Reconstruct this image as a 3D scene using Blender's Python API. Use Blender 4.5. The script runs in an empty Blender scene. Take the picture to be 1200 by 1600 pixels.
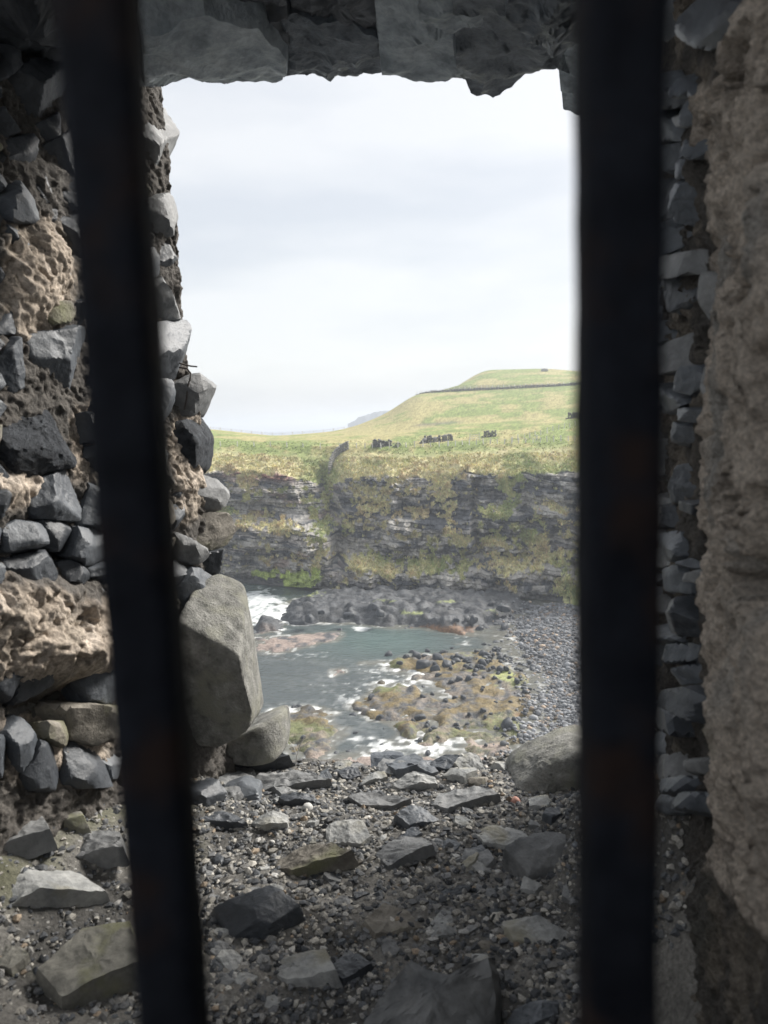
import bpy, bmesh, math, random
import numpy as np
from mathutils import Vector, Matrix

random.seed(7)
rng = np.random.default_rng(7)
sc = bpy.context.scene
COL = sc.collection

# ------------------------------------------------------------------ camera
H = 30.0                                   # eye height above the sea, metres
FPX = 1155.0                               # focal length in photograph pixels (26 mm equivalent)
PITCH, ROLL = math.radians(6.9), math.radians(2.0)
CAM = np.array([0.0, 0.0, H])
_f = np.array([0, math.cos(PITCH), -math.sin(PITCH)])
_r0 = np.array([1.0, 0, 0]); _u0 = np.array([0, math.sin(PITCH), math.cos(PITCH)])
_r = _r0 * math.cos(ROLL) - _u0 * math.sin(ROLL)
_u = _u0 * math.cos(ROLL) + _r0 * math.sin(ROLL)
cd = bpy.data.cameras.new('camera'); cam = bpy.data.objects.new('camera', cd); COL.objects.link(cam)
cd.sensor_fit = 'VERTICAL'; cd.sensor_height = 36.0; cd.sensor_width = 27.0; cd.lens = 36.0 * FPX / 1600
cd.clip_start = 0.02; cd.clip_end = 60000
cd.dof.use_dof = True; cd.dof.focus_distance = 4.2; cd.dof.aperture_fstop = 5.8
cam.matrix_world = Matrix(((_r[0], _u[0], -_f[0], CAM[0]), (_r[1], _u[1], -_f[1], CAM[1]), (_r[2], _u[2], -_f[2], CAM[2]), (0, 0, 0, 1)))
sc.camera = cam

# ------------------------------------------------------------------ sky and sun
SUN_AZ, SUN_EL = math.radians(52), math.radians(36)      # azimuth to the right of the view
world = bpy.data.worlds.new('World'); sc.world = world; world.use_nodes = True
nt = world.node_tree; nt.nodes.clear()
def wn(t, **k):
    n = nt.nodes.new(t)
    for a, b in k.items(): setattr(n, a, b)
    return n
sky = wn('ShaderNodeTexSky', sky_type='NISHITA'); sky.sun_disc = False
sky.sun_elevation = SUN_EL; sky.sun_rotation = SUN_AZ; sky.air_density = 1.0; sky.dust_density = 2.5
tc = wn('ShaderNodeTexCoord'); mp = wn('ShaderNodeMapping'); mp.inputs['Scale'].default_value = (1.6, 1.6, 7.0)
mp.inputs['Rotation'].default_value = (0, math.radians(-6), 0)
nz = wn('ShaderNodeTexNoise'); nz.inputs['Scale'].default_value = 1.15; nz.inputs['Detail'].default_value = 5; nz.inputs['Roughness'].default_value = .5
rp = wn('ShaderNodeValToRGB'); rp.color_ramp.elements[0].position = .4; rp.color_ramp.elements[1].position = .6
CLOUD = 1.8
rp.color_ramp.elements[0].color = (.79, .825, .87, 1); rp.color_ramp.elements[1].color = (.985, .995, 1.0, 1)
sc1 = wn('ShaderNodeVectorMath', operation='SCALE'); sc1.inputs['Scale'].default_value = CLOUD
mx = wn('ShaderNodeMixRGB'); mx.inputs[0].default_value = .94
bg = wn('ShaderNodeBackground'); bg.inputs['Strength'].default_value = .1
wo = wn('ShaderNodeOutputWorld')
L = nt.links.new
L(tc.outputs['Generated'], mp.inputs['Vector']); L(mp.outputs[0], nz.inputs['Vector']); L(nz.outputs[0], rp.inputs[0])
L(rp.outputs[0], sc1.inputs[0]); L(sky.outputs[0], mx.inputs[1]); L(sc1.outputs[0], mx.inputs[2])
L(mx.outputs[0], bg.inputs['Color']); L(bg.outputs[0], wo.inputs['Surface'])
sd = bpy.data.lights.new('sun', 'SUN'); sd.energy = 1.5; sd.angle = math.radians(16); sd.color = (1.0, .96, .90)
so = bpy.data.objects.new('sun', sd); COL.objects.link(so)
_s = Vector((math.sin(SUN_AZ) * math.cos(SUN_EL), math.cos(SUN_AZ) * math.cos(SUN_EL), math.sin(SUN_EL)))
so.rotation_euler = _s.to_track_quat('Z', 'Y').to_euler(); so.location = (40, 20, 80)
sc.view_settings.view_transform = 'Standard'; sc.view_settings.look = 'None'
sc.view_settings.exposure = 2.3; sc.view_settings.gamma = 1.0
sc.render.engine = 'CYCLES'
sc.cycles.max_bounces = 10; sc.cycles.diffuse_bounces = 6; sc.cycles.use_denoising = True

# ------------------------------------------------------------------ helpers: measuring
def ray(px, py):
    px = np.asarray(px, float)[..., None]; py = np.asarray(py, float)[..., None]
    return _f * FPX + _r * (px - 600) + _u * (800 - py)
def at(px, py, depth):                     # point at a depth along the view axis
    return CAM + ray(px, py) * (np.asarray(depth, float)[..., None] / FPX)
def on_plane(px, py, p0, n):
    d = ray(px, py); t = np.dot(np.asarray(p0) - CAM, n) / (d @ np.asarray(n))
    return CAM + d * t[..., None]
def on_z(px, py, z): return on_plane(px, py, (0, 0, z), np.array([0, 0, 1.0]))
def proj(P):
    q = P - CAM; d = q @ _f
    return 600 + FPX * (q @ _r) / d, 800 - FPX * (q @ _u) / d, d
def azel(px, py):
    d = ray(px, py); return np.arctan2(d[..., 0], d[..., 1]), np.arctan2(d[..., 2], np.hypot(d[..., 0], d[..., 1]))

# ------------------------------------------------------------------ helpers: noise
def _hash(ix, iy, iz, seed):
    h = (ix.astype(np.int64) * 374761393 + iy.astype(np.int64) * 668265263 + iz.astype(np.int64) * 2147483647 + seed * 1274126177) & 0xFFFFFFFF
    h = ((h ^ (h >> 13)) * 1274126177) & 0xFFFFFFFF
    h = ((h ^ (h >> 16)) * 2246822519) & 0xFFFFFFFF
    h = h ^ (h >> 15)
    return (h & 0xFFFFFF) / float(0xFFFFFF)
def vnoise(p, seed=0):
    p = np.asarray(p, float)
    i = np.floor(p).astype(np.int64); f = p - i; f = f * f * f * (f * (f * 6 - 15) + 10)
    out = 0
    for dx in (0, 1):
        wx = f[:, 0] if dx else 1 - f[:, 0]
        for dy in (0, 1):
            wy = f[:, 1] if dy else 1 - f[:, 1]
            for dz in (0, 1):
                wz = f[:, 2] if dz else 1 - f[:, 2]
                out = out + wx * wy * wz * _hash(i[:, 0] + dx, i[:, 1] + dy, i[:, 2] + dz, seed)
    return out * 2 - 1
def fbm(p, oct=4, seed=0, gain=.5, lac=2.03):
    a, s, tot = 1.0, 0, 0; p = np.asarray(p, float)
    for o in range(oct):
        s = s + a * vnoise(p, seed + o * 17); tot += a; a *= gain; p = p * lac + 11.3
    return s / tot
def ridged(p, oct=4, seed=0):
    a, s, tot = 1.0, 0, 0; p = np.asarray(p, float)
    for o in range(oct):
        s = s + a * (1 - 2 * np.abs(vnoise(p, seed + o * 17))); tot += a; a *= .5; p = p * 2.03 + 5.1
    return s / tot
def sstep(x, a, b):
    t = np.clip((x - a) / (b - a), 0, 1); return t * t * (3 - 2 * t)
def lerp(a, b, t): return a + (b - a) * t
def mixc(c, d, m): return c * (1 - m[:, None]) + np.asarray(d) * m[:, None]
def poly_sd(x, y, poly):                   # signed distance, inside positive
    poly = np.asarray(poly, float); n = len(poly); best = np.full(x.shape, 1e9); ins = np.zeros(x.shape, bool)
    for k in range(n):
        ax, ay = poly[k][:2]; bx, by = poly[(k + 1) % n][:2]
        ex, ey = bx - ax, by - ay
        t = np.clip(((x - ax) * ex + (y - ay) * ey) / (ex * ex + ey * ey + 1e-12), 0, 1)
        best = np.minimum(best, np.hypot(x - ax - t * ex, y - ay - t * ey))
        c = ((ay > y) != (by > y))
        with np.errstate(divide='ignore', invalid='ignore'):
            c &= x < (bx - ax) * (y - ay) / (by - ay) + ax
        ins ^= c
    return np.where(ins, best, -best)

# ------------------------------------------------------------------ helpers: meshes
def mesh_np(name, V, F, mat=None, col=None, smooth=True, attrs=None):
    V = np.asarray(V, np.float32); F = np.asarray(F, np.int32); k = F.shape[1]
    me = bpy.data.meshes.new(name); me.vertices.add(len(V)); me.vertices.foreach_set('co', V.ravel())
    me.loops.add(F.size); me.loops.foreach_set('vertex_index', F.ravel())
    me.polygons.add(len(F)); me.polygons.foreach_set('loop_start', np.arange(0, F.size, k, dtype=np.int32))
    me.polygons.foreach_set('use_smooth', np.full(len(F), smooth))
    if col is not None:
        a = me.color_attributes.new('Col', 'FLOAT_COLOR', 'POINT')
        a.data.foreach_set('color', np.concatenate([np.clip(col, 0, 1), np.ones((len(V), 1))], 1).astype(np.float32).ravel())
    for kk, vv in (attrs or {}).items():
        a = me.attributes.new(kk, 'FLOAT', 'POINT'); a.data.foreach_set('value', np.asarray(vv, np.float32))
    me.update(); me.validate()
    if mat: me.materials.append(mat)
    return me
def grid_faces(nr, nc, mask=None):
    i = np.arange(nr * nc).reshape(nr, nc)
    F = np.stack([i[:-1, :-1], i[:-1, 1:], i[1:, 1:], i[1:, :-1]], -1).reshape(-1, 4)
    return F if mask is None else F[mask.reshape(-1)]
def link(name, me, parent=None, loc=None, label=None, cat=None, group=None, kind=None):
    o = bpy.data.objects.new(name, me); COL.objects.link(o)
    if parent is not None: o.parent = parent
    if loc is not None: o.location = loc
    if label: o['label'] = label
    if cat: o['category'] = cat
    if group: o['group'] = group
    if kind: o['kind'] = kind
    return o
def empty(name, loc, label, cat, group=None): return link(name, None, None, loc, label, cat, group)
_ico = {}
def ico(sub):
    if sub not in _ico:
        bm = bmesh.new(); bmesh.ops.create_icosphere(bm, subdivisions=sub, radius=1.0)
        bm.verts.ensure_lookup_table()
        _ico[sub] = (np.array([v.co[:] for v in bm.verts]), np.array([[v.index for v in f.verts] for f in bm.faces])); bm.free()
    return _ico[sub]
def sharpen(me, deg):
    try: me.set_sharp_from_angle(angle=math.radians(deg))
    except Exception: pass
def unit(v): v = np.asarray(v, float); return v / np.linalg.norm(v, axis=-1, keepdims=True)

def rock_mesh(name, planes, scale, mat, sub=4, seed=0, amp=.05, freq=3.0, soft=26, basis=None, col=None):
    """Rock whose facets are the planes (normal, distance), edges rounded by `soft`, surface roughened by noise."""
    V, F = ico(sub); e = V * np.asarray(scale)[None]
    N = unit(np.array([p[0] for p in planes])); D = np.array([p[1] for p in planes])
    g = np.clip(e @ N.T / D[None], 0, None); gm = g.max(1, keepdims=True)
    if soft > 24: soft = 70
    r = 1.0 / (gm[:, 0] * ((g / gm) ** soft).sum(1) ** (1.0 / soft))
    P = e * r[:, None]; s = float(np.mean(scale)); q = P / s
    off = seed * 3.71
    wv = q + .25 * np.stack([fbm(q * 1.7 + off + k * 9, 2, seed + 20 + k) for k in range(3)], 1)
    n = fbm(q * freq * .45 + off, 3, seed) * 1.1 + (1 - 2.6 * np.abs(fbm(wv * freq * .8 + off, 3, seed + 5))) * .45 + ridged(wv * freq * 2.2 + off, 3, seed + 6) * .28 + fbm(q * freq * 7 + off, 2, seed + 9) * .2
    P = P + unit(P) * (n * amp * s)[:, None]
    if basis is not None: P = P @ np.asarray(basis)
    me = mesh_np(name, P, F, mat, col=None)
    sharpen(me, 26)
    return me
def rand_planes(R, a, b, c, nside=7, ntop=3, top_tilt=.35, side_tilt=.3):
    pl = []; off = R.uniform(0, 6.28)
    for k in range(nside):
        t = off + 6.283 * (k + R.uniform(-.32, .32)) / nside
        n = np.array([math.cos(t) / a, math.sin(t) / b, R.uniform(-.1, 1) * side_tilt / max(a, b)]); l = np.linalg.norm(n)
        pl.append((n / l, R.uniform(.66, 1.08) / l))
    for k in range(3):                                                       # chipped shoulders
        t = R.uniform(0, 6.28); n = np.array([math.cos(t) / a, math.sin(t) / b, R.uniform(.35, 1.1) / c]); l = np.linalg.norm(n)
        pl.append((n / l, R.uniform(.98, 1.3) / l))
    for k in range(ntop):
        t = R.uniform(0, 6.28); m = R.uniform(.2, 1) * top_tilt
        pl.append((unit([math.cos(t) * m, math.sin(t) * m, 1]), c * R.uniform(.85, 1.08)))
    pl.append((unit([R.uniform(-.1, .1), R.uniform(-.1, .1), -1]), c))
    return pl

# ------------------------------------------------------------------ materials
def material(name): 
    m = bpy.data.materials.new(name); m.use_nodes = True; return m, m.node_tree, m.node_tree.nodes['Principled BSDF']
def rock_mat(name, dark, light, scale=9.0, bump=.4, rough=.85, third=None, attr=False, spec=.35, dist=.004, patch=2.2, coord='Object', fine=6.0):
    m, t, b = material(name); N = t.nodes.new; K = t.links.new
    co = N('ShaderNodeTexCoord'); oi = N('ShaderNodeObjectInfo')
    ad = N('ShaderNodeVectorMath'); ad.operation = 'ADD'
    sc_ = N('ShaderNodeVectorMath'); sc_.operation = 'SCALE'; sc_.inputs['Scale'].default_value = 37.0
    K(oi.outputs['Random'], sc_.inputs[0]); K(co.outputs[coord], ad.inputs[0]); K(sc_.outputs[0], ad.inputs[1])
    def noise(s, d=5, r=.6):
        n = N('ShaderNodeTexNoise'); n.inputs['Scale'].default_value = s; n.inputs['Detail'].default_value = d; n.inputs['Roughness'].default_value = r
        K(ad.outputs[0], n.inputs['Vector']); return n
    n1 = noise(scale); n2 = noise(scale * fine, 6, .7); n3 = noise(scale / patch, 4, .55)
    if attr:
        at_ = N('ShaderNodeAttribute'); at_.attribute_name = 'Col'
        r1 = N('ShaderNodeValToRGB'); r1.color_ramp.elements[0].position = .3; r1.color_ramp.elements[1].position = .72
        r1.color_ramp.elements[0].color = (*[.5] * 3, 1); r1.color_ramp.elements[1].color = (*[1.5] * 3, 1)
        K(n2.outputs[0], r1.inputs[0])
        mu = N('ShaderNodeMixRGB'); mu.blend_type = 'MULTIPLY'; mu.inputs[0].default_value = 1
        K(at_.outputs['Color'], mu.inputs[1]); K(r1.outputs[0], mu.inputs[2]); out = mu.outputs[0]
    else:
        r1 = N('ShaderNodeValToRGB'); r1.color_ramp.elements[0].position = .33; r1.color_ramp.elements[1].position = .68
        r1.color_ramp.elements[0].color = (*dark, 1); r1.color_ramp.elements[1].color = (*light, 1); K(n1.outputs[0], r1.inputs[0])
        r2 = N('ShaderNodeValToRGB'); r2.color_ramp.elements[0].position = .32; r2.color_ramp.elements[1].position = .7
        r2.color_ramp.elements[0].color = (*[.78] * 3, 1); r2.color_ramp.elements[1].color = (*[1.18] * 3, 1); K(n2.outputs[0], r2.inputs[0])
        mu = N('ShaderNodeMixRGB'); mu.blend_type = 'MULTIPLY'; mu.inputs[0].default_value = 1
        K(r1.outputs[0], mu.inputs[1]); K(r2.outputs[0], mu.inputs[2]); out = mu.outputs[0]
        if third:
            r3 = N('ShaderNodeValToRGB'); r3.color_ramp.elements[0].position = .52; r3.color_ramp.elements[1].position = .66
            K(n3.outputs[0], r3.inputs[0]); m3 = N('ShaderNodeMixRGB'); K(r3.outputs[0], m3.inputs[0]); K(out, m3.inputs[1])
            m3.inputs[2].default_value = (*third, 1); out = m3.outputs[0]
    K(out, b.inputs['Base Color'])
    b.inputs['Roughness'].default_value = rough
    if 'Specular IOR Level' in b.inputs: b.inputs['Specular IOR Level'].default_value = spec
    sm = N('ShaderNodeMath'); sm.operation = 'ADD'; K(n1.outputs[0], sm.inputs[0]); K(n2.outputs[0], sm.inputs[1])
    bp = N('ShaderNodeBump'); bp.inputs['Strength'].default_value = bump; bp.inputs['Distance'].default_value = dist
    K(sm.outputs[0], bp.inputs['Height']); K(bp.outputs[0], b.inputs['Normal'])
    return m
M = {}
M['basalt'] = rock_mat('basalt', (.05, .058, .07), (.125, .137, .152), 7, .6, .5, spec=.5, dist=.007, fine=6)
M['basalt_mid'] = rock_mat('basalt_mid', (.10, .104, .108), (.24, .242, .24), 9, .6, .6, spec=.45, dist=.007)
M['basalt_dark'] = rock_mat('basalt_dark', (.026, .03, .037), (.075, .083, .094), 7, .6, .48, spec=.5, dist=.007, fine=6)
M['basalt_pale'] = rock_mat('basalt_pale', (.2, .206, .206), (.43, .43, .415), 14, .7, .72, third=(.27, .255, .2), dist=.007, fine=5)
M['basalt_brown'] = rock_mat('basalt_brown', (.13, .118, .1), (.31, .285, .245), 14, .8, .8, third=(.17, .17, .1), dist=.008, fine=5)
M['vesicular'] = rock_mat('vesicular', (.022, .026, .034), (.085, .095, .11), 45, 1.0, .75, dist=.012)
M['mossy'] = rock_mat('mossy', (.11, .108, .095), (.25, .24, .21), 16, .5, .9, third=(.18, .18, .105), patch=1.6)
M['lichen_boulder'] = rock_mat('lichen_boulder', (.13, .13, .12), (.35, .345, .32), 22, .9, .92, third=(.27, .268, .225), dist=.01)
M['mortar'] = rock_mat('mortar', None, None, 40, .9, .95, attr=True, dist=.006, coord='Object', fine=3)
M['plaster'] = rock_mat('plaster', None, None, 55, 1.0, .95, attr=True, dist=.014, fine=3)
M['slate'] = rock_mat('slate', (.19, .225, .25), (.36, .395, .415), 9, .7, .42, spec=.5, dist=.012, fine=4)
M['slate_dark'] = rock_mat('slate_dark', (.06, .074, .09), (.15, .17, .19), 9, .7, .42, spec=.5, dist=.012, fine=4)
M['gravel'] = rock_mat('gravel', None, None, 60, .4, .8, attr=True, dist=.002)
M['terrain'] = rock_mat('terrain', None, None, .9, .6, .95, attr=True, dist=.25, spec=.15, fine=4.5)
M['shore'] = rock_mat('shore', None, None, .8, .8, .6, attr=True, dist=.2, spec=.4, fine=4)
M['shore_rock'] = rock_mat('shore_rock', (.025, .029, .034), (.075, .082, .092), 1.5, .6, .55, dist=.06)
M['field_stone'] = rock_mat('field_stone', (.07, .07, .068), (.2, .195, .185), 1.6, .6, .9, dist=.1)
M['drystone'] = rock_mat('drystone', (.16, .155, .145), (.34, .33, .31), 2.5, .6, .9, dist=.1)
M['wood_post'] = rock_mat('wood_post', (.5, .48, .45), (.72, .7, .66), 6, .2, .9)
M['bounce_limewash'] = rock_mat('bounce_limewash', (.42, .37, .31), (.58, .52, .45), 9, .5, .95)  # made pale so the unseen room walls bounce fill light
M['iron'] = rock_mat('iron', (.004, .005, .0085), (.012, .014, .02), 60, .8, .75, third=(.022, .014, .012), spec=.15, dist=.0015)
M['wire'] = rock_mat('wire', (.05, .04, .035), (.12, .10, .09), 60, .3, .7)
M['far_land'] = rock_mat('far_land', (.05, .06, .07), (.10, .11, .10), .01, .1, .95)

# ================================================================== HEADLAND AND HILL
# Contours measured from the photograph: (pixel x, pixel y, distance); the foot of the cliff lies near sea level.
foot = [(120, 905), (330, 907), (430, 915), (520, 922), (600, 926), (700, 931), (800, 934), (860, 938), (910, 948), (1000, 975), (1120, 1010)]
c_edge = [(120, 735, 162), (330, 733, 160), (430, 738, 158), (500, 757, 157), (520, 762, 158), (540, 746, 152), (600, 742, 148), (660, 748, 146), (740, 736, 144), (790, 742, 144), (850, 740, 140), (910, 735, 138), (1000, 735, 134), (1120, 735, 130)]
c_fence = [(120, 690, 190), (330, 696, 184), (430, 697, 178), (520, 697, 172), (600, 697, 166), (700, 694, 166), (800, 690, 166), (910, 684, 166), (1120, 672, 166)]
c_mid = [(120, 676, 230), (330, 678, 224), (430, 684, 220), (520, 682, 222), (600, 675, 228), (700, 662, 235), (800, 655, 235), (910, 645, 235), (1120, 630, 235)]
c_road = [(120, 668, 262), (330, 670.5, 262), (430, 681.5, 262), (520, 674, 272), (560, 664.5, 290), (600, 648, 312), (650, 615.5, 330), (700, 613, 330), (800, 608, 326), (910, 602, 318), (1120, 590, 310)]
c_terr = [(120, 668.5, 274), (330, 671.5, 270), (430, 682.5, 270), (520, 675, 280), (560, 665.5, 300), (600, 650, 322), (650, 615.2, 340), (695, 610, 342), (716, 601, 344), (760, 600, 340), (910, 597, 332), (1120, 585, 322)]
c_sky = [(120, 675, 300), (330, 679, 296), (430, 690, 296), (520, 684, 310), (560, 676, 335), (600, 662, 355), (650, 630, 375), (700, 613, 392), (728, 594, 396), (757, 577.5, 400), (850, 576, 402), (910, 580.5, 405), (1120, 585, 410)]
NC = 700
AZ = np.linspace(azel(200, 700)[0], azel(1075, 700)[0], NC)
def contour(pts, z=None):
    a, e = azel([p[0] for p in pts], [p[1] for p in pts]); e = np.interp(AZ, a, e)
    if z is not None: d = (H - z) / np.tan(-e); return d, np.full(NC, z)
    d = np.interp(AZ, a, [p[2] for p in pts])
    k = np.hanning(47); k = k / k.sum()
    sm = lambda v: np.convolve(np.pad(v, 23, 'edge'), k, 'valid')
    return sm(d), H + sm(d) * np.tan(sm(e))
PXC = np.interp(AZ, azel(np.arange(200, 1076, 5.0), 700 + 0 * np.arange(200, 1076, 5.0))[0], np.arange(200, 1076, 5.0))
dF, zF = contour(foot, .3); dE, zE = contour(c_edge)
rows_d, rows_z, rows_t = [], [], []
NR_CLIFF = 280
for i in range(NR_CLIFF):
    t = i / (NR_CLIFF - 1.0)
    lm = sstep(PXC, 540, 500)                                                 # left wall of the cove: one grassy ledge half way up
    rm = 1 - lm
    led = lambda c, w: sstep(np.full(NC, t), c - w, c + w)
    one = np.ones(NC)
    wob = .03 * np.sin(PXC * .021) + .02 * np.sin(PXC * .063 + 1)
    q = .30 * t + lm * .42 * sstep(t + wob, .50, .62) + rm * (.34 * sstep(t + wob, .16, .26) * (.5 + .5 * np.sin(PXC * .013 + .6) ** 2) + .16 * sstep(t + 1.5 * wob, .6, .68)) + .16 * t ** 6
    q1 = .30 + lm * .42 + rm * (.34 * (.5 + .5 * np.sin(PXC * .013 + .6) ** 2) + .16) + .16
    rows_d.append(lerp(dF, dE, q / q1)); rows_z.append(lerp(zF, zE, t * one)); rows_t.append(np.full(NC, t))
prev = (dE, zE); base_t = 1.0
for k, (c, n) in enumerate(((contour(c_fence), 56), (contour(c_mid), 32), (contour(c_road), 36), (contour(c_terr), 10), (contour(c_sky), 26))):
    for i in range(1, n + 1):
        t = i / n
        rows_d.append(lerp(prev[0], c[0], t)); rows_z.append(lerp(prev[1], c[1], t)); rows_t.append(np.full(NC, base_t + t))
    prev = c; base_t += 1
for dd, dz in ((30, -4), (70, -14), (140, -40), (220, -80)):
    rows_d.append(prev[0] + dd); rows_z.append(np.maximum(prev[1] + dz, -3)); rows_t.append(np.full(NC, base_t + dd / 100))
RD, RZ, RT = np.array(rows_d), np.array(rows_z), np.array(rows_t); NR = len(RD)
AZg = np.broadcast_to(AZ, RD.shape); PXg = np.broadcast_to(PXC, RD.shape)
def flat(a): return np.ascontiguousarray(a).reshape(-1)
d0, z0, t0, a0, px0 = map(flat, (RD, RZ, RT, AZg, PXg))
s0 = a0 * 140.0                                                              # metres along the cliff
S3 = np.stack([s0, z0, 0 * s0], 1)
cl = np.where(t0 <= 1, 1.0, np.clip(1 - (t0 - 1) * 5, 0, 1)) * sstep(t0, 0, .02)
warp = fbm(S3 * [.12, .2, 0] + 3, 3, 41)
lay = z0 + .05 * s0 + warp * .7
left = sstep(px0, 540, 505)
layer_h = lerp(.72, .95, left)
li = np.floor(lay / layer_h); lf = lay / layer_h - li
strat = (_hash(li, li * 0, li * 0, 3) - .5) * lerp(1.0, 1.5, left) - .55 * np.exp(-((lf - .04) / .10) ** 2)
bi = np.floor(s0 / 1.3 + _hash(li, li * 0 + 3, li * 0, 7) * 9 + .35 * vnoise(S3 * [.9, .9, 0], 6)); 
blk = (_hash(bi, li, li * 0, 9) - .5) * 1.0
bi2 = np.floor(s0 / .6 + .4 * vnoise(S3 * [1.4, 1.4, 0], 16)); li2 = np.floor(lay / .5)
blk2 = (_hash(bi2, li2, li2 * 0, 19) - .5) * .55
big = fbm(S3 * [.055, .05, 0] + 9, 4, 51) * 4.5 + ridged(S3 * [.10, .03, 0] + 2, 3, 57) * 3.4 + fbm(S3 * [.2, .25, 0], 3, 58) * 1.5
med = fbm(S3 * [.5, .7, 0], 5, 61) * 1.6 + ridged(S3 * [.9, .35, 0], 3, 63) * .7 + ridged(S3 * [2.2, 1.6, 0], 2, 64) * .25
gul = 5.5 * np.exp(-((px0 - 512 - 10 * np.sin(t0 * 4)) / 11.0) ** 2) + 3.5 * np.exp(-((px0 - 742 - 5 * np.sin(t0 * 7)) / 7.0) ** 2) * (t0 < .95) + 2.2 * np.exp(-((px0 - 818) / 9.0) ** 2)
# grass masks: ledges and cliff-top sward, placed where the photograph has them
def pblob(x, y, w, h, rot=0):
    c, s = math.cos(rot), math.sin(rot); u = (PX - x) * c + (PY - y) * s; v = -(PX - x) * s + (PY - y) * c
    return np.exp(-(u / w) ** 4 - (v / h) ** 4)
P0 = np.stack([np.sin(a0) * d0, np.cos(a0) * d0, z0], 1)
PX, PY, _ = proj(P0)
gn = fbm(np.stack([s0 * .35, z0 * .6, d0 * .1], 1), 5, 71)
gfine = fbm(np.stack([s0 * 1.3, z0 * 1.6, d0 * .4], 1), 4, 73)
top_mask = sstep(PY, 748, 728) * 1.3 + (t0 > 1) * 1.0
ledge = np.zeros(len(s0))
for b in ((390, 815, 80, 19, .08), (460, 826, 60, 15, .15), (500, 822, 18, 34, 0), (330, 810, 40, 20, 0), (640, 885, 120, 15, -.03), (575, 882, 45, 16, 0), (800, 882, 70, 20, .12), (862, 872, 36, 16, .2), (890, 925, 26, 22, .5),
          (795, 770, 24, 46, 0), (772, 800, 26, 14, 0), (720, 843, 25, 9, 0), (650, 800, 30, 7, 0), (585, 796, 40, 7, .1), (868, 790, 26, 8, .4), (880, 820, 16, 8, 0), (840, 842, 22, 16, 0), (700, 772, 20, 6, 0), (500, 875, 16, 26, 0), (640, 838, 34, 8, 0), (770, 848, 25, 12, 0), (512, 770, 12, 24, 0)):
    ledge = np.maximum(ledge, pblob(*b))
grass = np.clip(sstep(top_mask + gn * .9 + gfine * .8, .5, .7) * (PY < 775) + sstep(ledge * 1.0 + gn * .9 + gfine * 1.1, .62, .8), 0, 1)
grass = np.maximum(grass, sstep(gn * .7 + gfine * 1.1, .38, .52) * .9 * (t0 < 1) * (t0 > .06))
spill = fbm(np.stack([s0 * .16, z0 * .035, 0 * s0], 1), 3, 75) + .35 * gn
grass = np.maximum(grass, sstep(spill + .9 * (t0 - .95) + .7 * gfine, .24, .36) * (t0 > .5) * (t0 < 1.2))
grass = np.where(t0 > 1.12, 1.0, grass)
disp = cl * (big * (1 - .3 * grass) + (strat + blk + blk2 * .8 + med) * (1 - .82 * grass)) - gul * np.where(t0 <= 1, sstep(t0, .05, .3), np.clip(1 - (t0 - 1) * 1.6, 0, 1))
d1 = d0 - disp                                                               # outward is towards the cove
z1 = z0 + cl * (1 - grass) * blk * .12
und = fbm(np.stack([np.sin(a0) * d0 * .03, np.cos(a0) * d0 * .03, 0 * d0], 1), 5, 81)
fm = np.clip((t0 - 1) * 1.2, 0, 1)
rough_field = fbm(np.stack([s0 * .9, d0 * .5, 0 * d0], 1), 4, 83)
z1 = z1 + fm * (und * .5 + rough_field * .22 * np.clip(3.2 - t0, .25, 1)) * np.where(t0 > 3, .6, 1)
hum = fbm(np.stack([s0 * .5, z0 * .8, d0 * .3], 1), 4, 85)
z1 = z1 + grass * cl * hum * .5 + np.where((t0 > 1) & (t0 < 2), np.clip((2 - t0) * 1.3, 0, 1) * hum * .7, 0)
V = np.stack([np.sin(a0) * d1, np.cos(a0) * d1, z1], 1)
# colour of what grows or crops out
rocktone = fbm(np.stack([s0 * .22, lay * .9, 0 * s0], 1), 4, 91)
rc = mixc(np.tile([.34, .322, .295], (len(s0), 1)), [.075, .08, .09], sstep(rocktone + .5 * (_hash(li, bi, li * 0, 77) - .5) + .7 * (_hash(li, li * 0, li * 0, 78) - .5), -.25, .3))
rc = mixc(rc, [.36, .325, .295], sstep(fbm(np.stack([s0 * .12, lay * 1.6, 0 * s0], 1), 4, 93), .12, .4) * lerp(.35, .85, left))
rc = mixc(rc, [.30, .14, .105], np.exp(-((PY - 741 - (PX - 400) * .09) / 6.5) ** 2) * sstep(PX, 475, 430) * sstep(PX, 330, 380) * .8)
rc = mixc(rc, [.27, .19, .16], sstep(fbm(np.stack([s0 * .25, lay * .8, 0 * s0 + 4], 1), 4, 95), .25, .5) * .6 * left)
rc = mixc(rc, [.30, .26, .13], sstep(gfine + gn * .5, .15, .5) * .55)
rc = mixc(rc, [.6, .6, .58], sstep(gfine, .36, .5) * np.maximum(pblob(600, 866, 45, 9), .8 * pblob(715, 862, 22, 8)))
rc = mixc(rc, [.045, .047, .05], sstep(t0, .10, .02) * .8)
straw = mixc(np.tile([.48, .44, .25], (len(s0), 1)), [.38, .31, .18], sstep(hum + gfine * .6, .05, .55))
green = mixc(np.tile([.25, .28, .12], (len(s0), 1)), [.38, .37, .18], sstep(rough_field + gfine * .5, -.2, .4))
fieldg = mixc(np.tile([.21, .255, .085], (len(s0), 1)), [.36, .32, .15], sstep(fbm(np.stack([s0 * .25, d0 * .09, 0 * d0], 1), 5, 97) + .25 * rough_field + .5 * sstep(t0, 2.1, 2.9) * sstep(PX, 700, 640) - .35 * sstep(PX, 560, 400), -.12, .3))
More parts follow.
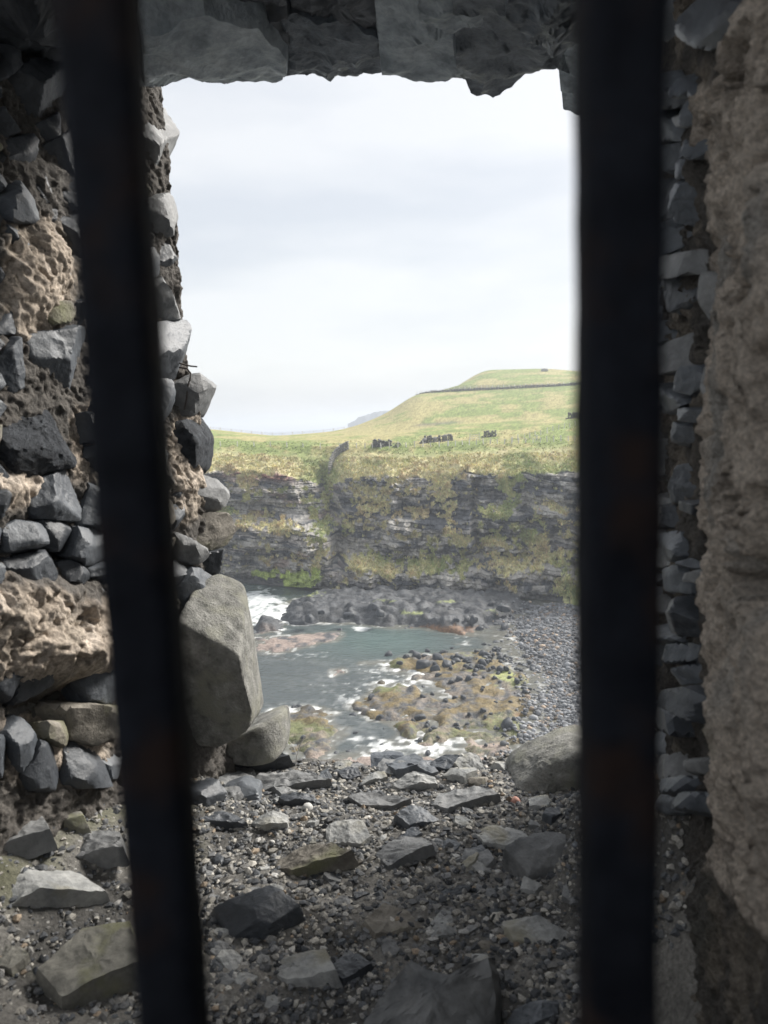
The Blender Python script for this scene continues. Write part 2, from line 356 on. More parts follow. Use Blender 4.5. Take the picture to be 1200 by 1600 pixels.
gm = sstep(fbm(np.stack([s0 * .09, z0 * .2, d0 * .05], 1), 3, 99) + .55 * pblob(812, 740, 26, 70) + .4 * pblob(505, 800, 20, 60) + .35 * pblob(830, 885, 70, 16) + .12 * (t0 > 1.6) + .25 * gfine, .04, .4)
gc = mixc(straw, green, gm); gc = np.where((t0 > 1.5)[:, None], mixc(gc, fieldg, sstep(t0, 1.5, 1.95)), gc)
gc = mixc(gc, [.15, .14, .12], np.exp(-((PY - 661 + (PX - 690) * .075) / 2.0) ** 2) * sstep(PX, 640, 660) * sstep(PX, 735, 700) * .7 * (t0 > 2))
gc = mixc(gc, [.16, .15, .10], np.exp(-((t0 - 4.5) / .35) ** 2) * .55 * sstep(PX, 640, 700))
algae = sstep(np.maximum.reduce([pblob(470, 905, 38, 15, -.2), .8 * pblob(415, 900, 30, 8), .55 * pblob(375, 900, 12, 7)]) + .6 * gfine, .5, .8)
colr = mixc(rc, gc, grass); colr = mixc(colr, [.36, .44, .12], algae * .85)
nf = fbm(V * .8, 3, 101)
nf2 = fbm(V * 2.6, 3, 103)
colr = colr * np.clip(1 + .25 * nf + .55 * nf2, .35, 1.8)[:, None]
link('headland', mesh_np('headland', V, grid_faces(NR, NC), M['terrain'], colr), kind='structure')
HV, HG, HT, HPX = V.reshape(NR, NC, 3), grass.reshape(NR, NC), RT, PXg
def ground_at(px, t):                                                        # a point of the headland at a column and row value
    c = int(np.clip(np.searchsorted(PXC, px), 0, NC - 1)); r = int(np.clip(np.searchsorted(RT[:, 0], t), 0, NR - 1))
    return HV[r, c]

# rough grass: thousands of blades in tufts on the cliff top and ledges
M['grass_blade'] = rock_mat('grass_blade', None, None, 1.2, .1, .9, attr=True, spec=.15)
ok = np.where((grass > .55) & (t0 > .04) & (t0 < 2.4) & (px0 > 290) & (px0 < 960))[0]
w = np.where(t0[ok] > 1.6, .25, 1.0); pick = rng.choice(ok, 17000, p=w / w.sum())
B = V[pick] + rng.normal(0, .15, (len(pick), 3)) * [1, 1, .1]
nb = 5; Bv = np.repeat(B, nb, 0); n = len(Bv)
ang = rng.uniform(0, 6.283, n); hgt = rng.uniform(.22, .62, n) * np.repeat(np.where(t0[pick] > 1.6, .6, 1.0), nb); lean = rng.uniform(.1, .8, n) * hgt; wd = rng.uniform(.05, .13, n)
out = np.stack([np.cos(ang), np.sin(ang), 0 * ang], 1); sid = np.stack([-np.sin(ang), np.cos(ang), 0 * ang], 1); up = np.array([0, 0, 1.0])
Bv = Bv + out * .1 - up * .08
tv = np.stack([Bv - sid * wd[:, None], Bv + sid * wd[:, None], Bv + out * (lean * .45)[:, None] + up * (hgt * .7)[:, None] + sid * (wd * .5)[:, None], Bv + out * lean[:, None] + up * hgt[:, None]], 1).reshape(-1, 3)
i4 = np.arange(n)[:, None] * 4
tf = np.concatenate([i4 + [0, 1, 2], i4 + [0, 2, 3]], 0)
gcol = np.repeat(np.repeat(colr[pick], nb, 0) * rng.uniform(.95, 1.6, (n, 1)) * (1 + rng.normal(0, .06, (n, 3))), 4, 0)
g = link('grass', mesh_np('grass', tv, tf, M['grass_blade'], gcol, smooth=False), kind='stuff'); g['label'] = 'rough straw and green grass on the far cliff top and ledges'; g['category'] = 'grass'

# distant headland across the sea
def far_headland():
    n, m = 120, 24
    az0, az1 = azel(543, 660)[0], azel(760, 650)[0]
    prof_px = [(543, 661.5), (552, 657), (560, 651), (572, 647.5), (585, 642.5), (600, 640.5), (625, 639), (700, 636), (760, 634)]
    a, e = azel([p[0] for p in prof_px], [p[1] for p in prof_px]); A = np.linspace(az0, az1, n); D0 = 1700.0
    top = np.interp(A, a, H + D0 * np.tan(e)); top = top + fbm(np.stack([A * 300, A * 0, A * 0], 1), 4, 5) * 2.5
    V = []
    for j in range(m):
        t = j / (m - 1.0); 
        if t < .3: zz = top * (t / .3) ** .8; d = D0 + 60 * t / .3 + 14 * fbm(np.stack([A * 260, A * 0 + t * 6, A * 0], 1), 3, 8)
        else: zz = top * (1 - .9 * ((t - .3) / .7) ** 2); d = D0 + 60 + 500 * (t - .3) / .7 + 0 * A
        V.append(np.stack([np.sin(A) * d, np.cos(A) * d, zz - 1], 1))
    link('distant_headland', mesh_np('distant_headland', np.concatenate(V), grid_faces(m, n), M['far_land']), kind='structure')
far_headland()

# ================================================================== FORESHORE
def shore_poly(px, z=0.0):
    p = on_z([q[0] for q in px], [q[1] for q in px], z); return p[:, :2]
SH = {
 'shelf': shore_poly([(428, 968), (446, 944), (500, 928), (560, 920), (700, 922), (800, 930), (840, 950), (800, 968), (770, 982), (720, 992), (668, 990), (600, 976), (520, 974), (470, 975)]),
 'reef': shore_poly([(380, 992), (440, 990), (520, 985), (552, 993), (540, 1004), (480, 1014), (430, 1024), (375, 1022)]),
 'rock': shore_poly([(384, 985), (400, 972), (440, 971), (452, 982), (440, 991), (396, 992)]),
 'rock2': shore_poly([(446, 972), (470, 964), (490, 970), (482, 978), (456, 979)]),
 'beach': shore_poly([(770, 985), (800, 955), (850, 935), (930, 940), (1060, 1000), (1060, 1230), (760, 1230), (800, 1165), (820, 1120), (822, 1060), (775, 1010)]),
 'weed': shore_poly([(575, 1034), (632, 1010), (720, 1005), (800, 1010), (850, 1060), (850, 1120), (820, 1195), (735, 1195), (690, 1150), (650, 1085), (625, 1055)]),
 'weed2': shore_poly([(535, 1096), (590, 1066), (660, 1066), (712, 1115), (710, 1170), (640, 1180), (580, 1165), (556, 1130)]),
 'weed3': shore_poly([(425, 1118), (470, 1098), (535, 1110), (552, 1140), (535, 1185), (480, 1205), (420, 1190)]),
 'near': shore_poly([(330, 1215), (480, 1190), (560, 1160), (640, 1170), (760, 1165), (860, 1190), (860, 1300), (300, 1300)]),
 'pink': shore_poly([(508, 1045), (540, 1042), (548, 1052), (520, 1057)]),
}
def sho(x, y):
    """height of the shore above sea level"""
    p2 = np.stack([x, y, 0 * x], 1)
    n1 = fbm(p2 * .16, 4, 201); n2 = fbm(p2 * .7, 4, 203); n3 = ridged(p2 * .45 + .8 * n1[:, None], 5, 205)
    h = np.full(x.shape, -1.3)
    def add(k, hi, edge, rough, wob=2.2):
        nonlocal h
        s = poly_sd(x, y, SH[k]) + n1 * wob + n2 * .8
        h = np.maximum(h, -1.3 + (1.3 + hi) * sstep(s, -edge * .6, edge) + rough * (n2 * .6 + n3 * .5) * sstep(s, -edge * .3, edge))
    add('shelf', 1.3, 4.5, 1.0, 3.5); add('reef', .22, 2.5, .25); add('rock', .9, 2.0, .9, 1); add('rock2', .5, 1.5, .4, 1)
    add('weed', .16, 4, .75, 5); add('weed2', .12, 3, .75, 4.5); add('weed3', .2, 3, .75, 4); add('near', .5, 5, .5); add('pink', .1, 1.2, .2, 1)
    s = poly_sd(x, y, SH['beach']) + n1 * 1.5
    h = np.maximum(h, np.where(s > -3, -.9 + np.clip(s + 3, 0, 40) * .16 + n2 * .12, -2))
    h = h + np.clip(58 - y, 0, 60) * .22                       # the bank under the castle
    return h
gx, gy = np.meshgrid(np.linspace(-46, 56, 350), np.concatenate([np.linspace(36, 60, 30)[:-1], np.linspace(60, 152, 320)]))
x, y = gx.ravel(), gy.ravel(); hz = sho(x, y); p2 = np.stack([x, y, hz], 1)
PX, PY, _ = proj(p2)
n2 = fbm(p2 * .6, 5, 211); n3 = fbm(p2 * 2.0, 4, 213); n4 = fbm(p2 * .2, 4, 215)
c = mixc(np.tile([.066, .070, .076], (len(x), 1)), [.035, .038, .042], sstep(n2, -.2, .3))
wd_ = np.maximum.reduce([poly_sd(x, y, SH[k]) for k in ('weed', 'weed2', 'weed3')])
inw = sstep(wd_ + n4 * 4, -2.5, 1.5)
c = mixc(c, [.17, .125, .05], inw * sstep(n2 + .3 * n3, -.25, .25)); c = mixc(c, [.12, .13, .045], inw * sstep(n4 + n3 * .4, .05, .35))
c = mixc(c, [.21, .17, .13], inw * sstep(-n2 + .4 * n3, .15, .4) * .8)
bl = lambda X, Y, W, Hh: np.exp(-((PX - X) / W) ** 2 - ((PY - Y) / Hh) ** 2)
c = mixc(c, [.22, .12, .06], np.clip(sstep(bl(690, 985, 70, 12) + .5 * bl(800, 995, 50, 18) + .6 * bl(820, 1120, 40, 20) + n3 * .5, .5, .8), 0, 1) * .8)
c = mixc(c, [.34, .38, .13], .75 * sstep(np.maximum.reduce([bl(790, 1055, 26, 14), bl(640, 958, 24, 4), .8 * bl(770, 955, 16, 4), bl(860, 1115, 9, 5), .8 * bl(700, 940, 22, 3), bl(470, 926, 36, 7), .8 * bl(600, 938, 22, 3)]) + n3 * .75, .55, .85))
inr = np.maximum.reduce([sstep(poly_sd(x, y, SH[k]) + n4 * 3, -2, 1) for k in ('reef', 'pink', 'near')])
c = mixc(c, [.30, .235, .20], inr * sstep(n2 + n3 * .4, -.35, .1)); 
inb = sstep(poly_sd(x, y, SH['beach']) + n4 * 2, -1, 1.5) * (1 - inw)
c = mixc(c, [.16, .163, .17], inb * sstep(n3, -.4, .3)); c = mixc(c, [.24, .16, .10], inb * sstep(n4 + n3 * .3, .25, .5) * .6)
c = c * (1 + .3 * n3)[:, None]
link('foreshore', mesh_np('foreshore', p2, grid_faces(gx.shape[0], gx.shape[1]), M['shore'], c), kind='structure')

# ================================================================== SEA
dd = np.concatenate([np.linspace(38, 62, 20)[:-1], np.linspace(62, 160, 290)[:-1], np.geomspace(160, 30000, 70)])
aa = np.concatenate([np.linspace(-1.7, -.36, 24)[:-1], np.linspace(-.33, .33, 260), np.linspace(.36, 1.7, 24)[1:]])
A2, D2 = np.meshgrid(aa, dd); x, y = (np.sin(A2) * D2).ravel(), (np.cos(A2) * D2).ravel(); D1 = D2.ravel()
nearm = sstep(D1, 240, 140); inner = np.where((np.abs(A2.ravel()) < .4) & (D1 < 165))[0]
p2 = np.stack([x, y, 0 * x], 1); wz = np.zeros(len(x)); foam = np.zeros(len(x))
q = p2[inner]; PXi, PYi, _ = proj(q); hs = sho(q[:, 0], q[:, 1])
wq = q[:, :3] @ np.array([[.94, .34, 0], [-.34, .94, 0], [0, 0, 1]])
rip = fbm(wq * [.45, 1.1, 1], 4, 301, .6); sw = np.sin(wq[:, 1] * .8 + 2.2 * fbm(wq * .1, 2, 303))
surf = np.exp(-((PXi - 400) / 50) ** 2 - ((PYi - 945) / 36) ** 2)
calm = sstep(hs, -.15, -.8)
wz[inner] = (.10 * rip + .05 * sw) * (.35 + .65 * calm) + surf * (.5 * ridged(wq * .3, 3, 305))
wf = wq + 1.2 * np.stack([fbm(wq * .35 + k * 7, 3, 320 + k) for k in range(3)], 1); fn = ridged(wf * [.5, .8, 1], 5, 307); fl = fbm(wf * [.3, .42, 1], 5, 309, .6); fl2 = fbm(wq * 1.6, 4, 311)
edge = np.exp(-((hs + .12) / .35) ** 2)
bl = lambda X, Y, W, Hh: np.exp(-((PXi - X) / W) ** 2 - ((PYi - Y) / Hh) ** 2)
fzone = np.clip(1.25 * surf + .95 * bl(420, 960, 60, 20) + .9 * bl(565, 982, 17, 5) * 1.6 + .75 * bl(720, 1000, 45, 10) + .6 * bl(450, 1022, 80, 10) + .85 * bl(620, 1165, 110, 26) + .6 * bl(560, 1080, 90, 50) + .5 * bl(470, 1110, 70, 14) + .5 * bl(640, 1070, 60, 30) + .7 * bl(690, 1160, 60, 20) + .4 * bl(500, 975, 30, 8), 0, 1.3)
foam[inner] = np.clip(sstep(fzone * .95 + fn * .5 + fl * .6 + .5 * fl2, .85, 1.5) * .75 + edge * sstep(fn * .8 + fl * .6 + .4 * fl2 + fzone * .5, .35, 1.05) * .7 + .2 * fzone * sstep(fl2 + fl, -.3, .5) * (PYi > 1030), 0, 1)
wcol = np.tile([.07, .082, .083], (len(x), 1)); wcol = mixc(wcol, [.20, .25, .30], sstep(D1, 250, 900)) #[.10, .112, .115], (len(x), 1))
wcol[inner] = mixc(wcol[inner], [.085, .125, .118], np.clip(bl(600, 1000, 110, 30) + .8 * surf, 0, 1))
wcol[inner] = mixc(wcol[inner], [.16, .15, .12], sstep(hs, -1.0, -.1) * .7)
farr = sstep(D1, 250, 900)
m, t, b = material('sea_water'); N, K = t.nodes.new, t.links.new
a1 = N('ShaderNodeAttribute'); a1.attribute_name = 'Col'; a2 = N('ShaderNodeAttribute'); a2.attribute_name = 'foam'
mxx = N('ShaderNodeMixRGB'); K(a2.outputs['Fac'], mxx.inputs[0]); K(a1.outputs['Color'], mxx.inputs[1]); mxx.inputs[2].default_value = (.78, .79, .78, 1); K(mxx.outputs[0], b.inputs['Base Color'])
mr = N('ShaderNodeMapRange'); K(a2.outputs['Fac'], mr.inputs[0]); mr.inputs[3].default_value = .12; mr.inputs[4].default_value = .9; a3 = N('ShaderNodeAttribute'); a3.attribute_name = 'far'; m4 = N('ShaderNodeMath'); m4.operation = 'MULTIPLY_ADD'; K(a3.outputs['Fac'], m4.inputs[0]); m4.inputs[1].default_value = .5; K(mr.outputs[0], m4.inputs[2]); K(m4.outputs[0], b.inputs['Roughness'])
m5 = N('ShaderNodeMapRange'); K(a3.outputs['Fac'], m5.inputs[0]); m5.inputs[3].default_value = .5; m5.inputs[4].default_value = .12; K(m5.outputs[0], b.inputs['Specular IOR Level'])
b.inputs['IOR'].default_value = 1.33
co = N('ShaderNodeTexCoord'); mpn = N('ShaderNodeMapping'); mpn.inputs['Scale'].default_value = (.9, 1.9, 1); mpn.inputs['Rotation'].default_value = (0, 0, .35); nn = N('ShaderNodeTexNoise'); nn.inputs['Scale'].default_value = 1.1; nn.inputs['Detail'].default_value = 5
K(co.outputs['Object'], mpn.inputs[0]); K(mpn.outputs[0], nn.inputs['Vector'])
bp = N('ShaderNodeBump'); bp.inputs['Strength'].default_value = .6; bp.inputs['Distance'].default_value = .22; K(nn.outputs[0], bp.inputs['Height']); K(bp.outputs[0], b.inputs['Normal'])
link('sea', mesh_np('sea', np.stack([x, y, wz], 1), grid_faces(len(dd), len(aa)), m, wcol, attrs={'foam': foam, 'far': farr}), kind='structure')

# ------------------------------------------------------------------ shore boulders, each one a thing
def hull_meshes(name, mat, n, sub, seed, flat_=.7):
    out = []
    for k in range(n):
        R = np.random.default_rng(seed + k)
        out.append(rock_mesh(name, rand_planes(R, 1, R.uniform(.7, 1), flat_ * R.uniform(.8, 1.1), 7, 3, .6, .5), (1, .85, flat_), mat, sub, seed + k, .07, 2.2, 9))
    return out
BM = hull_meshes('shore_boulder', M['shore_rock'], 7, 3, 400)
def boulder(px, py, wpx, label, group, R):
    p = on_z(px, py, .2); hz = float(sho(p[:1], p[1:2])[0]); p = on_z(px, py, max(hz, 0.0)); d = p[1]
    o = link('shore_boulder', BM[R.integers(len(BM))], None, None, label, 'boulder', group)
    r = wpx * d / FPX / 2; o.scale = (r, r, r * R.uniform(.75, 1.05)); o.rotation_euler = (R.uniform(-.2, .2), R.uniform(-.2, .2), R.uniform(0, 6.28)); o.location = (p[0], p[1], max(hz, -.2) + r * .28)
R = np.random.default_rng(11)
for px, py, w_ in ((607, 1024, 20), (634, 1028, 14), (651, 1026, 22), (660, 1040, 26), (645, 1019, 15), (684, 1030, 24), (668, 1017, 13), (698, 1040, 22), (712, 1034, 15), (625, 1037, 12), (680, 1046, 18), (692, 1022, 16)):
    boulder(px, py, w_, 'dark boulder heaped in the pile standing out of the middle of the cove', 'boulders piled in the cove', R)
boulder(793, 1133, 24, 'largest single dark round boulder on the brown weed near the pebbles', None, R)
boulder(656, 1122, 17, 'dark boulder standing in the foamy shallows between two weedy rocks', None, R)
boulder(768, 947, 17, 'grey brown angular boulder lying on the black shelf below the cliff', None, R)
boulder(812, 1153, 18, 'dark boulder at the lower edge of the pebble beach', None, R)
for i in range(95):
    t = R.uniform(0, 1); px = lerp(690, 842, t) + R.normal(0, 20); py = lerp(1000, 1075, R.uniform(0, 1) * t + (1 - t) * .4) + R.normal(0, 10)
    boulder(px, py, R.uniform(7, 15), 'small dark boulder strewn along the inner edge of the pebble beach', 'boulders along the beach edge', R)
for i in range(46):
    boulder(R.uniform(650, 830), R.uniform(1050, 1165), R.uniform(6, 12), 'small dark stone scattered over the brown weed-covered flat', 'stones on the weedy flat', R)
for i in range(18):
    px = R.uniform(440, 800); boulder(px, R.uniform(945, 985) + (px > 640) * 6, R.uniform(8, 22), 'jagged black rock along the seaward edge of the black shelf', 'black rocks on the shelf below the cliff', R)
for i in range(24):
    boulder(R.uniform(430, 700), R.uniform(1085, 1180), R.uniform(7, 16), 'dark rock among the foamy weed-covered shelves nearest the sill', 'rocks among the nearest weedy shelves', R)
# cobbles of the beach: too many to count
bx, by = [], []
pts = on_z(R.uniform(770, 985, 14000), R.uniform(935, 1215, 14000), .8)
sdv = poly_sd(pts[:, 0], pts[:, 1], SH['beach']) ; pts = pts[sdv > .3 + R.normal(0, .8, len(pts))][:9000]
IV, IF = ico(1)
sz = np.exp(R.normal(-1.75, .35, len(pts))); zz = sho(pts[:, 0], pts[:, 1])
n = len(pts); jit = 1 + R.uniform(-.25, .25, (n, len(IV), 1))
PV = IV[None] * jit * (sz[:, None] * R.uniform(.7, 1.2, (n, 3)) * [1, 1, .75])[:, None, :] + np.stack([pts[:, 0], pts[:, 1], zz + sz * .25], 1)[:, None, :]
PF = (IF[None] + (np.arange(n) * len(IV))[:, None, None]).reshape(-1, 3)
tone = R.uniform(.08, .32, n); warm = R.uniform(0, 1, n) < .1
pc = np.stack([tone, tone * 1.02, tone * 1.06], 1); pc[warm] *= [1.7, 1.3, .95]
o = link('beach_pebbles', mesh_np('beach_pebbles', PV.reshape(-1, 3), PF, M['gravel'], np.repeat(pc, len(IV), 0)), kind='stuff'); o['label'] = 'grey pebbles of the beach below the far cliff'; o['category'] = 'pebbles'

# ================================================================== FIELD FURNITURE ON THE HEADLAND
def boxes(name, lst, mat):
    """one mesh from oriented boxes (centre, half sizes, yaw)"""
    Vs, Fs = [], []; k = 0
    cube = np.array([[sx, sy, sz] for sx in (-1, 1) for sy in (-1, 1) for sz in (-1, 1)], float); F = np.array([[0, 1, 3, 2], [4, 6, 7, 5], [0, 4, 5, 1], [2, 3, 7, 6], [0, 2, 6, 4], [1, 5, 7, 3]])
    for cen, hs_, yaw in lst:
        p = cube * hs_; cy, sy = math.cos(yaw), math.sin(yaw)
        p = np.stack([p[:, 0] * cy - p[:, 1] * sy, p[:, 0] * sy + p[:, 1] * cy, p[:, 2]], 1) + cen
        Vs.append(p); Fs.append(F + k); k += 8
    return mesh_np(name, np.concatenate(Vs), np.concatenate(Fs), mat, smooth=False)
POST = boxes('post', [((0, 0, .5), (.08, .08, .72), .3), ((0, 0, 1.25), (.04, .04, .03), .3)], M['wood_post'])
def fence(label, spots, hgt=1.0):
    spots = [np.asarray(s) for s in spots]; f = empty('wire_fence', tuple(spots[0]), label, 'fence')
    R = np.random.default_rng(len(spots))
    for s in spots:
        o = link('post', POST, f, tuple(s - spots[0])); o.scale = (1, 1, hgt * R.uniform(.85, 1.1)); o.rotation_euler = (R.normal(0, .05), R.normal(0, .05), R.uniform(0, 1.5))
    for zf in (.45, .8, 1.1):
        Vs, Fs = [], []
        for i, s in enumerate(spots):
            b_ = s - spots[0] + [0, 0, zf * hgt]
            Vs += [b_ + [0, 0, .012], b_ - [0, 0, .012], b_ + [0, .012, 0]]
            if i:
                a_ = 3 * (i - 1); c_ = 3 * i
                Fs += [[a_ + j, a_ + (j + 1) % 3, c_ + (j + 1) % 3, c_ + j] for j in range(3)]
        link('fence_wire', mesh_np('fence_wire', np.array(Vs), np.array(Fs), M['wire'], smooth=False), f)
fence('wire fence on pale posts along the cliff top below the fields', [ground_at(px, 1.93) for px in np.concatenate([np.arange(318, 520, 26), np.arange(530, 700, 13), np.arange(700, 960, 11)])])
fence('wire fence on thin posts beside the road across the upper hill', [ground_at(px, 4.15) for px in np.arange(652, 960, 8.5)], 1.15)
fence('sparse post fence along the skyline of the low field by the sea', [ground_at(px, 3.9) for px in np.arange(330, 545, 16)], .8)
fence('short run of fence posts rising on the right of the middle field', [ground_at(px, 2.0 + (px - 800) * .004) for px in np.arange(800, 960, 9)], 1.0)

def rubble_wall(name, px0_, px1_, t_, hgt, thick, mat, label, cat, n=26, seed=1, slope=0, ragged=.4):
    R = np.random.default_rng(seed); pts = [ground_at(lerp(px0_, px1_, u), t_ + slope * u) for u in np.linspace(0, 1, n)]
    root = empty(name, tuple(pts[0]), label, cat); prof = hgt * (1 - ragged * np.abs(fbm(np.stack([np.linspace(0, 4, n) + seed, np.zeros(n), np.zeros(n)], 1), 3, seed)) * 2)
    prof *= sstep(np.linspace(0, 1, n), -.05, .1) * sstep(np.linspace(1, 0, n), -.05, .1)
    S = [rock_mesh('stone', rand_planes(np.random.default_rng(seed * 9 + k), 1, .9, .7, 6, 2), (1, .9, .7), mat, 1, seed + k, .05, 2, 14) for k in range(3)]
    for i in range(n - 1):
        a_, b_ = np.array(pts[i]), np.array(pts[i + 1]); w_ = np.linalg.norm(b_ - a_)
        z_ = 0
        while z_ < max(prof[i], .15):
            r = min(.42, hgt * .24) * R.uniform(.8, 1.2)
            o = link('stone', S[R.integers(3)], root, tuple((a_ + b_) / 2 - pts[0] + np.array([R.normal(0, .08), R.normal(0, .12), z_ + r * .3])))
            o.scale = (max(w_ * .62, r * .8), thick, r); o.rotation_euler = (0, R.normal(0, .15), math.atan2(b_[1] - a_[1], b_[0] - a_[0]))
            z_ += r * 1.15
rubble_wall('roadside_wall', 652, 930, 4.05, 1.0, .5, M['field_stone'], 'long low dark stone wall along the road below the hill summit', 'stone wall', 64, 21, 0, .15)
rubble_wall('ruined_wall', 581, 611, 1.97, 1.6, .6, M['field_stone'], 'leftmost broken dark stone wall in the field, with a low tail', 'ruined wall', 14, 3, .05)
rubble_wall('ruined_wall', 612, 626, 2.0, .7, .5, M['field_stone'], 'lowest dark stone wall stub, beside the leftmost broken wall', 'ruined wall', 6, 4)
rubble_wall('ruined_wall', 656, 708, 2.05, 1.5, .6, M['field_stone'], 'longest dark stone wall remnant in the middle of the field', 'ruined wall', 20, 5, .1)
rubble_wall('ruined_wall', 753, 775, 2.2, 1.4, .6, M['field_stone'], 'small dark stone ruin beside the white gate frame in the field', 'ruined wall', 9, 6)
rubble_wall('ruined_wall', 884, 925, 2.75, 1.8, .6, M['field_stone'], 'dark stone ruin at right of the field, cut off by the bar', 'ruined wall', 14, 8)
# curved drystone wall that runs down the head of the gully
def gully_wall():
    path = [(512, 742), (516, 728), (522, 716), (531, 707), (544, 701)]
    P = []
    for px, py in path:
        # walk the column's rows for the one seen at this height
        c_ = int(np.searchsorted(PXC, px)); qx, qy, _ = proj(HV[NR_CLIFF - 60:NR_CLIFF + 80, c_]); r_ = NR_CLIFF - 60 + int(np.argmin(np.abs(qy - py))); P.append(HV[r_, c_])
    P = np.array(P); uu = np.linspace(0, 1, 22); P = np.stack([np.interp(uu, np.linspace(0, 1, len(path)), P[:, k]) for k in range(3)], 1)
    root = empty('drystone_wall', tuple(P[0]), 'pale curved drystone wall running down the head of the gully', 'stone wall'); R = np.random.default_rng(5)
    S = [rock_mesh('stone', rand_planes(np.random.default_rng(70 + k), 1, .9, .7, 6, 2), (1, .9, .7), M['drystone'], 1, 70 + k, .05, 2, 14) for k in range(3)]
    for i in range(21):
        for lv in range(5):
            p = lerp(P[i], P[i + 1], R.uniform(.3, .7)) - P[0] + np.array([0, -.3, .15 + lv * .38])
            o = link('stone', S[R.integers(3)], root, tuple(p)); o.scale = (R.uniform(.34, .5), .45, .25); o.rotation_euler = (0, R.normal(0, .1), R.normal(0, .3))
gully_wall()
# white gate frames in the fence
def gate(px, t_, label, a_frame):
    p = ground_at(px, t_)
    r = empty('gate_frame', tuple(p), label, 'gate')
    if a_frame:
        for s in (-1, 1):
            o = link('leg', boxes('leg', [((0, 0, .8), (.06, .06, .85), 0)], M['wood_post']), r, (s * .35, 0, 0)); o.rotation_euler = (0, -s * .35, 0)
        link('crossbar', boxes('crossbar', [((0, 0, .6), (.4, .05, .05), 0)], M['wood_post']), r)
    else:
        for s in (-1, 1):
            o = link('post', boxes('post', [((0, 0, .8), (.07, .07, .9), 0)], M['wood_post']), r, (s * 1.1, 0, 0))
        for z_ in (.5, .9, 1.3): link('rail', boxes('rail', [((0, 0, z_), (1.15, .03, .05), 0)], M['wood_post']), r)
gate(741, 2.12, 'pale wooden gate in the field fence left of the small ruin', False)
gate(838, 2.0, 'pale A-shaped stile in the lower field fence right of the gate', True)
p = ground_at(851, 5.8)
o = link('pale_boulder', rock_mesh('pale_boulder', rand_planes(np.random.default_rng(3), 1.5, 1.0, .9, 7, 3), (1.5, 1, .9), M['basalt_pale'], 2, 3, .06, 2, 12), None, tuple(p + [0, 0, .7]), 'small whitish boulder near the top of the green hill', 'boulder'); o.scale = (1.3, 1.2, 1.1)

# ================================================================== THE CASTLE WINDOW
FLOOR = H - 1.10
# --- left wall plane through three measured points
LA, LB, LC = at(322, 850, 2.42), at(252, 200, 2.42), at(0, 850, 1.66)
Ln = unit(np.cross(LB - LA, LC - LA)); Ln = Ln * np.sign(Ln[0])
RA, RB, RC = at(985, 850, 2.35), at(975, 200, 2.35), at(1200, 850, .80)
Rn = unit(np.cross(RB - RA, RC - RA)); Rn = -Rn * np.sign(Rn[0])
def floor_h(x, y):
    p = np.stack([x, y, 0 * x], 1)
    left_pile = sstep(x + .10 * fbm(p * 3, 2, 505), -.42, -1.0) * .24
    right_pile = sstep(x + .06 * fbm(p * 3, 2, 506), .34, .64) * .40 * sstep(y, 2.1, 1.6)
    sill = -.075 * sstep(y, 1.9, 2.4)
    drop = -np.clip(y - 2.46 - .07 * fbm(p * 4, 3, 507), 0, 9) * 2.2
    return FLOOR + fbm(p * 2.2, 3, 501) * .035 + fbm(p * 9, 3, 503) * .012 + left_pile + right_pile + sill + drop
gx, gy = np.meshgrid(np.linspace(-1.4, 1.1, 270), np.concatenate([np.linspace(-1.6, 1.1, 30)[:-1], np.linspace(1.1, 2.75, 190), np.linspace(2.8, 12, 20)]))
x, y = gx.ravel(), gy.ravel(); p = np.stack([x, y, floor_h(x, y)], 1)
p[:, 2] += ridged(p * [28, 28, 0], 3, 511) * .006
sn = fbm(p * 6, 4, 513)
c = mixc(np.tile([.08, .077, .072], (len(x), 1)), [.18, .172, .158], sstep(sn, -.2, .35)); c = mixc(c, [.13, .135, .05], sstep(fbm(p * 3.3, 4, 515), .15, .4) * sstep(x, -.45, -.6) * .35)
link('ground', mesh_np('ground', p, grid_faces(gx.shape[0], gx.shape[1]), M['mortar'], c), kind='structure')

# gravel on the floor
def gravel(n, lo, hi, seed, sub):
    R = np.random.default_rng(seed); x = R.uniform(-.88, .84, n * 2); y = R.uniform(1.18, 2.48, n * 2)
    dens = np.where(x < -.55, .45, 1.0) * np.where(x > .5, .5, 1.0); k = R.uniform(0, 1, n * 2) < dens; x, y = x[k][:n], y[k][:n]; n = len(x)
    s = lo * (hi / lo) ** (R.uniform(0, 1, n) ** 2.0); z = floor_h(x, y) + s * R.uniform(-.1, .6, n)
    IV, IF = ico(sub); jit = 1 + R.uniform(-.42, .42, (n, len(IV), 1))
    al = R.uniform(0, 6.28, n); ca, sa = np.cos(al), np.sin(al)
    L_ = IV[None] * jit * (s[:, None] * R.uniform(.6, 1.25, (n, 3)) * [1, 1, .7])[:, None, :]
    L_ = np.stack([L_[..., 0] * ca[:, None] - L_[..., 1] * sa[:, None], L_[..., 0] * sa[:, None] + L_[..., 1] * ca[:, None], L_[..., 2]], -1)
    P = L_ + np.stack([x, y, z], 1)[:, None, :]
    F = (IF[None] + (np.arange(n) * len(IV))[:, None, None]).reshape(-1, 3)
    pal = np.array([[.29, .275, .245], [.2, .195, .185], [.13, .132, .135], [.06, .064, .07], [.33, .315, .285], [.24, .19, .14], [.42, .41, .39]])
    ci = R.choice(len(pal), n, p=[.16, .19, .22, .32, .06, .03, .02]); c = pal[ci] * R.uniform(.7, 1.5, (n, 1))
    return P.reshape(-1, 3), F, np.repeat(c, len(IV), 0)
g1 = gravel(31000, .0030, .0115, 21, 1)
o = link('gravel', mesh_np('gravel', g1[0], g1[1], M['gravel'], g1[2], smooth=False), kind='stuff'); o['label'] = 'coarse loose gravel covering the floor of the opening'; o['category'] = 'gravel'

